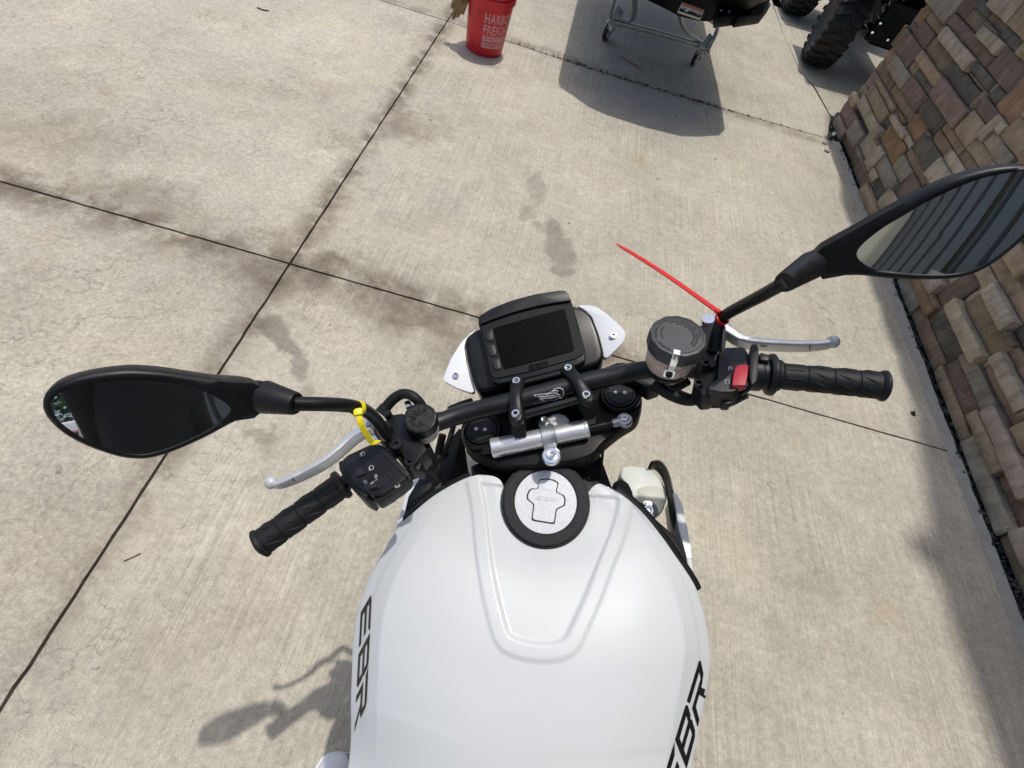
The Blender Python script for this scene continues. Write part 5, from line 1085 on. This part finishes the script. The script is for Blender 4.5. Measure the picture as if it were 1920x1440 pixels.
sq(.03, .05, .97, .30, .0010, M['label_orange']); sq(.03, .78, .97, .95, .0010, M['ink']); sq(.03, .62, .25, .78, .0010, M['ink']); sq(.40, .60, .98, .78, .0012, M['grey'])
sq(.22, .42, .26, .58, .0010, M['ink']); sq(.52, .40, .56, .58, .0010, M['redtie']); sq(.08, .40, .16, .44, .0010, M['grey'])
obj('sticker_print', prism([stk(.72, .75, .0014), stk(.92, .75, .0014), stk(.82, .42, .0014)], -sn * .0006), M['label_orange'], stick, smooth=False)

# ================================================================== QUAD BIKE
atv = thing('quad_bike', (2.7, 6.2, 0), 'black quad bike with knobbly tyres parked beyond the end of the stone wall', 'quad bike')
def knobby(c, name='wheel', ax=V3(1, 0, 0), r=.285, w_=.21, single=False):
    t = obj(name, lathe([(r * .60, -w_ * .40), (r * .70, -w_ * .50), (r * .84, -w_ * .52), (r * .94, -w_ * .44), (r * .97, 0), (r * .94, w_ * .44), (r * .84, w_ * .52), (r * .70, w_ * .5), (r * .60, w_ * .40)], c, ax, 48), M['tyre'], atv)
    lug = MB(); one = []; a = ax / np.linalg.norm(ax); x = V3(0, 1, 0); x = x - a * (a @ x); x /= np.linalg.norm(x); y = np.cross(a, x)
    for k in range(22):
        for s_ in (-1, 1):
            t0_ = (k + (.5 if s_ > 0 else 0)) * 2 * math.pi / 22
            def q(tt, aw, rr): return c + (x * math.cos(tt) + y * math.sin(tt)) * rr + a * aw
            p4 = [q(t0_ - .05, s_ * .012, r * .985), q(t0_ + .06, s_ * .012, r * .985), q(t0_ + .14, s_ * w_ * .47, r * .95), q(t0_ + .02, s_ * w_ * .47, r * .95)]
            one.append((p4 + [c + (p - c) * .94 for p in p4][:0] + [p + (p - c) / np.linalg.norm(p - c) * .012 for p in p4], [(4, 5, 6, 7), (0, 1, 5, 4), (1, 2, 6, 5), (2, 3, 7, 6), (3, 0, 4, 7)]))
            p4 = [q(t0_ + .03, s_ * w_ * .46, r * .93), q(t0_ + .14, s_ * w_ * .46, r * .93), q(t0_ + .14, s_ * w_ * .535, r * .82), q(t0_ + .03, s_ * w_ * .535, r * .82)]
            one.append((p4 + [p + a * s_ * .010 + (p - c) / np.linalg.norm(p - c) * .008 for p in p4], [(4, 5, 6, 7), (0, 1, 5, 4), (1, 2, 6, 5), (2, 3, 7, 6), (3, 0, 4, 7)]))
    for vf in one:
        if single: obj('tread_lug', vf, M['tyre'], t, smooth=False)
        else: lug.add(vf)
    if not single: stuff(lug.build('tread_lugs', M['tyre'], t, angle=20))
    rm = obj('rim', lathe([(.00001, -.02), (.05, -.03), (.07, -.02), (r * .42, -.035), (r * .50, -.065), (r * .58, -w_ * .42), (r * .615, -w_ * .44), (r * .615, w_ * .44), (r * .5, .05), (.00001, .05)], c, ax, 44), M['blue'], t, angle=25)
knobby(V3(2.27, 5.62, .315), ax=V3(.985, -.17, 0), r=.315, w_=.235, single=True); knobby(V3(2.25, 6.88, .315), r=.315, w_=.235); knobby(V3(3.28, 5.85, .285), ax=V3(.985, -.17, 0)); knobby(V3(3.24, 7.1, .285))
ch = MB(); ch.add(box((2.80, 6.45, .40), .42, 1.75, .26)); ch.add(box((2.80, 6.3, .66), .55, 1.2, .28)); ch.build('chassis', M['deep'], atv, bevel=.03)
for y_, s_ in ((5.66, 1), (7.0, 1)): obj('fender', prism([(2.15, y_ - .42, .66), (2.15, y_ + .42, .66), (2.5, y_ + .46, .74), (3.1, y_ + .46, .74), (3.45, y_ + .42, .66), (3.45, y_ - .42, .66), (3.1, y_ - .34, .80), (2.5, y_ - .34, .80)], (0, 0, .05)), M['black'], atv, bevel=.012)
obj('seat', prism([(2.66, 6.0, .86), (2.94, 6.0, .86), (2.98, 7.1, .88), (2.62, 7.1, .88)], (0, 0, .12)), M['black'], atv, bevel=.03)
obj('bumper', prism([(2.45, 5.36, .34), (3.1, 5.36, .34), (3.05, 5.42, .62), (2.5, 5.42, .62)], (0, .05, 0)), M['black'], atv, bevel=.01)
for x_, y_ in ((2.40, 5.72), (2.40, 6.95), (3.2, 5.9), (3.2, 7.05)): obj('suspension_arm', tube([(x_, y_, .29), (2.75, y_ + .05, .42)], .022, 10), M['satin'], atv)
sp0, sp1 = V3(2.42, 5.53, .36), V3(2.66, 5.62, .70); sd = (sp1 - sp0); L_ = np.linalg.norm(sd); sd /= L_; sxv = np.cross(sd, V3(0, 0, 1)); sxv /= np.linalg.norm(sxv); syv = np.cross(sd, sxv)
obj('coil_spring', tube([sp0 + sd * L_ * t + (sxv * math.cos(t * 2 * math.pi * 9) + syv * math.sin(t * 2 * math.pi * 9)) * .032 for t in np.linspace(0, 1, 170)], .0055, 6), M['steel'], atv)
for px, py, z_ in ((1635, 62, .45), (1664, 76, .42), (1690, 72, .42), (1650, 45, .5), (1705, 32, .5), (1680, 50, .45)): obj('frame_bolt', bolt_vf(G(px, py, z_), V3(-.3, -.6, .7), .009, .008, .3), M['galv'], atv)

# ================================================================== LITTER ALONG THE WALL AND THE JOINTS
def chunk(c, s_, q): 
    v, f = box(c, s_ * q.uniform(.6, 1.4), s_ * q.uniform(.6, 1.4), s_ * q.uniform(.5, 1.1), np.array(Matrix.Rotation(q.uniform(0, 6.28), 3, 'Z') @ Matrix.Rotation(q.uniform(-.5, .5), 3, 'X')))
    return [p + V3(q.uniform(-.25, .25), q.uniform(-.25, .25), q.uniform(-.2, .2)) * s_ for p in v], f
q = random.Random(5); ag = MB()
for k in range(1500):
    y = q.uniform(-1.0, 4.5); ag.add(chunk(V3(q.uniform(2.195, 2.25), y, q.uniform(-.014, .004)), q.uniform(.006, .014), q))
stuff(ag.build('gravel', M['aggregate'], None, smooth=False))
obj('aggregate_bed', ([(2.14, -3, -.014), (2.30, -3, -.014), (2.30, 4.5, -.014), (2.14, 4.5, -.014)], [(0, 1, 2, 3)]), M['aggregate'], pave, smooth=False)
dj = MB()
for k in range(300):
    x = q.uniform(-.05, 1.35) if k % 4 else q.uniform(-.6, 2.05); yj = np.interp(x, [c[0] for c in Cj], [c[1] for c in Cj]); w = .022 * (1 if 0 < x < 1.3 else .4)
    dj.add(chunk(V3(x, yj + q.gauss(0, w * .5), q.uniform(-.006, .001)), q.uniform(.005, .015), q))
for k in range(60):
    x = q.uniform(-.38, .2); yj = 4.03; a = q.uniform(0, 6.28); b_ = q.uniform(.01, .04); p0 = V3(x, yj + q.gauss(0, .004), -.002); dj.add(tube([p0, p0 + V3(math.cos(a) * b_ * .4, math.sin(a) * b_ * .4, b_)], [.0016, .0005], 4))
stuff(dj.build('debris', M['dirt'], None, smooth=False))
pipe = thing('vent_pipe', G(1555, 258), 'short white pipe stub and thin wire at the far corner of the stone wall', 'pipe')
pc = G(1556, 262); obj('pipe_stub', lathe([(.012, 0), (.012, .045), (.010, .05), (.009, .02), (.00001, .02)], pc, V3(0, .1, 1), 16), M['ink'], pipe); obj('pipe_collar', lathe([(.013, .035), (.0135, .04), (.0135, .05), (.012, .055)], pc, V3(0, .1, 1), 16), M['pipe'], pipe)
obj('thin_wire', tube([pc + V3(0, 0, .05), pc + V3(-.015, .04, .10), pc + V3(-.045, .07, .12), pc + V3(-.03, .10, .15)], .0022, 6, spl=5), M['wire'], pipe)
for px, py, s_, lab, mm in ((1552, 282, .034, 'pale stone chip lying at the far foot of the wall', 'pebble'), (1547, 268, .026, 'grey stone chip beside the pipe stub at the wall corner', 'galv')):
    qq = random.Random(px); vv, ff = ball(G(px, py, s_ * .3), s_ * .6, 10, (1.2, .8, .6)); vv = [p + V3(qq.uniform(-1, 1), qq.uniform(-1, 1), qq.uniform(-1, 1)) * s_ * .07 for p in vv]; tag(obj('stone_chip', (vv, ff), M['pebble'] if mm == 'pebble' else M['mortar'], None, angle=20), lab, 'stone')
tw = lambda pts, r_, lab: tag(obj('twig', tube(pts, r_, 6, spl=3), M['dirt'], None), lab, 'twig')
tw([G(232, 1052, .003), G(250, 1044, .003), G(264, 1037, .003)], .0014, 'thin dark twig on the concrete below the left mirror')
tw([G(482, 14, .004), G(492, 18, .004), G(504, 20, .004)], .0035, 'dark twig on the concrete near the top edge, left of the bucket')
lf = MB(); lf.add(prism([G(x, y, .006) for x, y in [(1708, 772), (1716, 770), (1717, 780), (1712, 778)]], (0, 0, -.002))); tag(lf.build('dry_leaf', M['ink'], None, smooth=False), 'dark triangular leaf scrap on the shaded concrete beside the wall', 'leaf')
mpb = MB()
for k in range(46):
    x, y = q.uniform(-2.3, 2.0), q.uniform(-.1, 5.5); mpb.add(chunk(V3(x, y, .002), q.uniform(.004, .009), q))
stuff(mpb.build('pebbles', M['pebble'], None, smooth=False))

# ================================================================== THE PHOTOGRAPHER (a shoe in view, the shirt in the left mirror)
per = thing('person', (.05, -.3, 0), 'person in black shirt and dark trousers standing over the motorcycle in white shoes', 'person')
def skin_mesh(name, pts, edges, rad, m, root=0, sub=2):
    me = bpy.data.meshes.new(name); me.from_pydata([tuple(p) for p in pts], edges, []); me.update()
    o = bpy.data.objects.new(name, me); COL.objects.link(o); adopt(o, per); me.materials.append(m)
    o.modifiers.new('skin', 'SKIN'); ly = me.skin_vertices[0] if me.skin_vertices else None
    for i, r_ in enumerate(rad):
        ly.data[i].radius = r_ if hasattr(r_, '__len__') else (r_, r_); ly.data[i].use_root = (i == root)
    o.modifiers['skin'].use_smooth_shade = True
    s_ = o.modifiers.new('subsurf', 'SUBSURF'); s_.levels = sub; s_.render_levels = sub
    return o
LS, RS = V3(-.06, -.40, 1.40), V3(.26, -.38, 1.40)
LE, RE = V3(.0, -.54, 1.15), V3(.32, -.28, 1.18); LH, RH = V3(.03, -.56, .92), V3(.13, -.13, 1.49)
body_p = [V3(.055, -.42, .92), V3(.055, -.42, 1.10), V3(.05, -.41, 1.28), V3(.05, -.39, 1.42), V3(.06, -.37, 1.50), V3(.05, -.34, 1.60), V3(.05, -.325, 1.72), LS, LE, (LE + LH) / 2, LH, RS, RE, (RE + RH) / 2, RH,
          V3(-.02, -.42, .86), V3(-.14, -.36, .50), V3(-.085, -.30, .10), V3(.18, -.42, .86), V3(.52, -.36, .48), V3(.56, -.32, .10)]
body_e = [(0, 1), (1, 2), (2, 3), (3, 4), (4, 5), (5, 6), (3, 7), (7, 8), (8, 9), (9, 10), (3, 11), (11, 12), (12, 13), (13, 14), (0, 15), (15, 16), (16, 17), (0, 18), (18, 19), (19, 20)]
body_r = [(.10, .075), (.09, .07), (.09, .07), (.07, .06), (.055, .055), (.085, .095), (.075, .085), .06, .042, .04, .03, .06, .042, .04, .03, .085, .055, .04, .085, .055, .04]
skin_mesh('body', body_p, body_e, body_r, M['skin'])
shp = [body_p[0] - V3(-.01, 0, .05)] + [p + V3(.015, 0, 0) for p in body_p[1:4]] + [LS, LE, LE * .1 + LH * .9, RS, RE * .85 + RS * .15]
skin_mesh('shirt', shp, [(0, 1), (1, 2), (2, 3), (3, 4), (4, 5), (5, 6), (3, 7), (7, 8)], [(.185, .13), (.185, .13), (.195, .135), (.13, .10), .08, .062, .052, .085, .065], M['shirt'])
skin_mesh('trousers', [body_p[0] + V3(0, 0, .06), body_p[15], body_p[16], body_p[17] + V3(0, 0, .02), body_p[18], body_p[19], body_p[20] + V3(0, 0, .02)], [(0, 1), (1, 2), (2, 3), (0, 4), (4, 5), (5, 6)], [(.15, .115), .105, .078, .062, .105, .078, .062], M['denim'])
obj('hair', ball(V3(.05, -.34, 1.70), .105, 20, (.95, 1.05, .95)), M['hair'], per)
fcp = V3(.05, -.245, 1.63); fcm = MB(); fcm.add(ball(fcp + V3(0, .012, 0), .016, 10, (.8, 1.2, 1.3))); fcm.build('nose', M['skin'], per)
for s_ in (-1, 1): obj('eye', ball(fcp + V3(.032 * s_, .0, .03), .011, 10), M['ink'], per); obj('ear', ball(V3(.05 + .086 * s_, -.34, 1.63), .03, 10, (.35, .7, 1)), M['skin'], per)
obj('mouth', tube([fcp + V3(-.022, .004, -.045), fcp + V3(0, .008, -.047), fcp + V3(.022, .004, -.045)], .004, 6), M['red'], per)
for hd_, s_ in ((LH, 1), (RH, -1)):
    for k in range(4):
        b0 = hd_ + V3(s_ * .012, -.005, .028 - k * .016); obj('finger', tube([b0 - V3(s_ * .02, .0, 0), b0 + V3(s_ * .012, .012, 0), b0 + V3(s_ * .035, .008, 0), b0 + V3(s_ * .042, -.008, 0)], [.009, .0088, .008, .006], 8, spl=3), M['skin'], per)
    obj('thumb', tube([hd_ + V3(0, -.01, .02), hd_ + V3(s_ * .025, -.018, .035), hd_ + V3(s_ * .045, -.012, .04)], [.011, .0095, .007], 8, spl=3), M['skin'], per)
ph_ = thing('phone', (.035, -.115, 1.49), 'dark mobile phone held up by the person over the motorcycle', 'phone')
obj('phone_body', box((.035, -.115, 1.49), .155, .008, .075), M['ink'], ph_, bevel=.003)
def shoe(heel, toe):
    heel, toe = np.array(heel, float), np.array(toe, float); d = toe - heel; L_ = np.linalg.norm(d[:2]); d /= np.linalg.norm(d); s_ = np.cross(d, V3(0, 0, 1)); st_ = []
    for t, w_, h_, z0 in ((0, .020, .045, .030), (.04, .034, .075, .030), (.18, .038, .098, .03), (.34, .040, .098, .03), (.48, .044, .084, .03), (.64, .050, .064, .03), (.80, .050, .052, .028), (.92, .040, .042, .026), (.985, .022, .030, .024), (1.0, .006, .022, .022)): st_.append((t, w_, h_, z0))
    v = []; n = 16
    for t, w_, h_, z0 in st_:
        for k in range(n):
            a = math.pi * k / (n - 1); v.append(heel + d * L_ * t + s_ * w_ * math.cos(a) + V3(0, 0, .012 + h_ * math.sin(a) ** .8))
    f = [(a * n + b, a * n + b + 1, (a + 1) * n + b + 1, (a + 1) * n + b) for a in range(len(st_) - 1) for b in range(n - 1)]
    so = obj('shoe', (v, f), M['shoe'], per, angle=60)
    ot = [heel + d * L_ * t + s_ * (w_ + .005) for t, w_, _, _ in st_] + [heel + d * L_ * t - s_ * (w_ + .005) for t, w_, _, _ in st_[::-1]]
    obj('sole', prism([p + V3(0, 0, .024) for p in ot], (0, 0, -.022)), M['shoe'], so, bevel=.004)
    for off in (0, 1):
        pts = [heel + d * L_ * t + s_ * w_ * math.cos(R(38 + off * 16)) * 1.02 + V3(0, 0, .013 + h_ * math.sin(R(38 + off * 16)) ** .8) for t, w_, h_, _ in st_[4:9]]
        obj('stitching', tube(crom(pts, 4), .0012, 5), M['stitch'], so)
    for t in (.40, .46, .52): obj('shoe_lace', tube([heel + d * L_ * t + s_ * .022 + V3(0, 0, .10 - (t - .4) * .2), heel + d * L_ * (t + .01) + V3(0, 0, .112 - (t - .4) * .22), heel + d * L_ * t - s_ * .022 + V3(0, 0, .10 - (t - .4) * .2)], .003, 6), M['print'], so)
shoe(G(604, 1600) * 1.0, G(640, 1409, .02) * V3(1, 1, 0)); shoe((.57, -.40, 0), (.62, -.12, 0))

# ================================================================== WHAT THE LEFT MIRROR CATCHES BEHIND: a red car, a white van, a hedge and trees
def car(x, y, rot, m, name, lab, cat, van=False):
    t = thing(name, (x, y, 0), lab, cat); A = np.array(Matrix.Rotation(rot, 3, 'Z')); w = lambda p: V3(x, y, 0) + A @ V3(*p)
    pr_ = [(-2.2, .35), (-2.25, .75), (-1.5, .95), (-.9, 1.42), (.7, 1.45), (1.5, 1.0), (2.15, .85), (2.2, .35)] if not van else [(-2.5, .35), (-2.5, 2.0), (1.4, 2.0), (2.1, 1.1), (2.5, 1.0), (2.55, .35)]
    obj('body', prism([w((a, -.85, b)) for a, b in pr_], A @ V3(0, 1.7, 0)), m, t, bevel=.07, seg=3)
    gl_ = [(-1.2, .98), (-.82, 1.36), (.62, 1.38), (1.25, 1.02)] if not van else [(.3, 1.25), (.3, 1.8), (1.3, 1.8), (1.85, 1.2)]
    for s_ in (-1, 1): obj('window', prism([w((a, .852 * s_, b)) for a, b in gl_], A @ V3(0, .008 * s_, 0)), M['glass'], t)
    for a in (-1.35, 1.35):
        for s_ in (-1, 1):
            tt = obj('wheel', lathe([(.20, -.1), (.30, -.1), (.33, -.06), (.33, .06), (.30, .1), (.2, .1)], w((a, .78 * s_, .33)), A @ V3(0, 1, 0), 28), M['tyre'], t); obj('rim', lathe([(.00001, -.09), (.21, -.1), (.21, .1), (.00001, .09)], w((a, .78 * s_, .33)), A @ V3(0, 1, 0), 20), M['silver'], tt)
    for s_ in (-1, 1): obj('headlight', ball(w((2.16 if not van else 2.5, .6 * s_, .72)), .12, 12, (.5, 1, .7)), M['chrome'], t)
car(2.9, -9.4, R(25), M['carred'], 'parked_car', 'red parked car behind the motorcycle, caught in the left mirror', 'car')
car(4.6, -13.5, R(5), M['carwhite'], 'parked_van', 'white parked van farther back, caught in the left mirror', 'van', True)
def tree(x, y, h_, lab, seed):
    t = thing('tree', (x, y, 0), lab, 'tree', 'trees behind the motorcycle'); qq = random.Random(seed)
    obj('trunk', tube([(x, y, 0), (x + .05, y, h_ * .3), (x - .05, y + .1, h_ * .6)], [.16, .12, .06], 10, spl=3), M['bark'], t)
    mb = MB()
    for k in range(2600):
        d = V3(qq.gauss(0, 1), qq.gauss(0, 1), qq.gauss(0, 1)); d /= np.linalg.norm(d); rr = qq.uniform(.45, 1) ** .5 * (1 + .35 * noise.noise(tuple(d * 2.2 + seed)))
        c_ = V3(x, y, h_ * .66) + d * rr * V3(h_ * .34, h_ * .34, h_ * .36); u_ = V3(qq.gauss(0, 1), qq.gauss(0, 1), qq.gauss(0, 1)); u_ /= np.linalg.norm(u_); w_ = np.cross(u_, d); w_ /= np.linalg.norm(w_) + 1e-6; s_ = qq.uniform(.09, .2)
        mb.add(([c_ - u_ * s_, c_ + w_ * s_ * .5, c_ + u_ * s_, c_ - w_ * s_ * .5], [(0, 1, 2, 3)]))
    mb.build('crown', M['leaf'], t, recalc=False)
for k, (x, y, h_) in enumerate(((-1.0, -19, 6.5), (2.6, -20, 7.5), (6.0, -19.5, 6.8))): tree(x, y, h_, ['leafy tree behind the red car, farthest left of three', 'tallest leafy tree behind the red car, middle of three', 'leafy tree behind the white van, right of three'][k], k + 3)
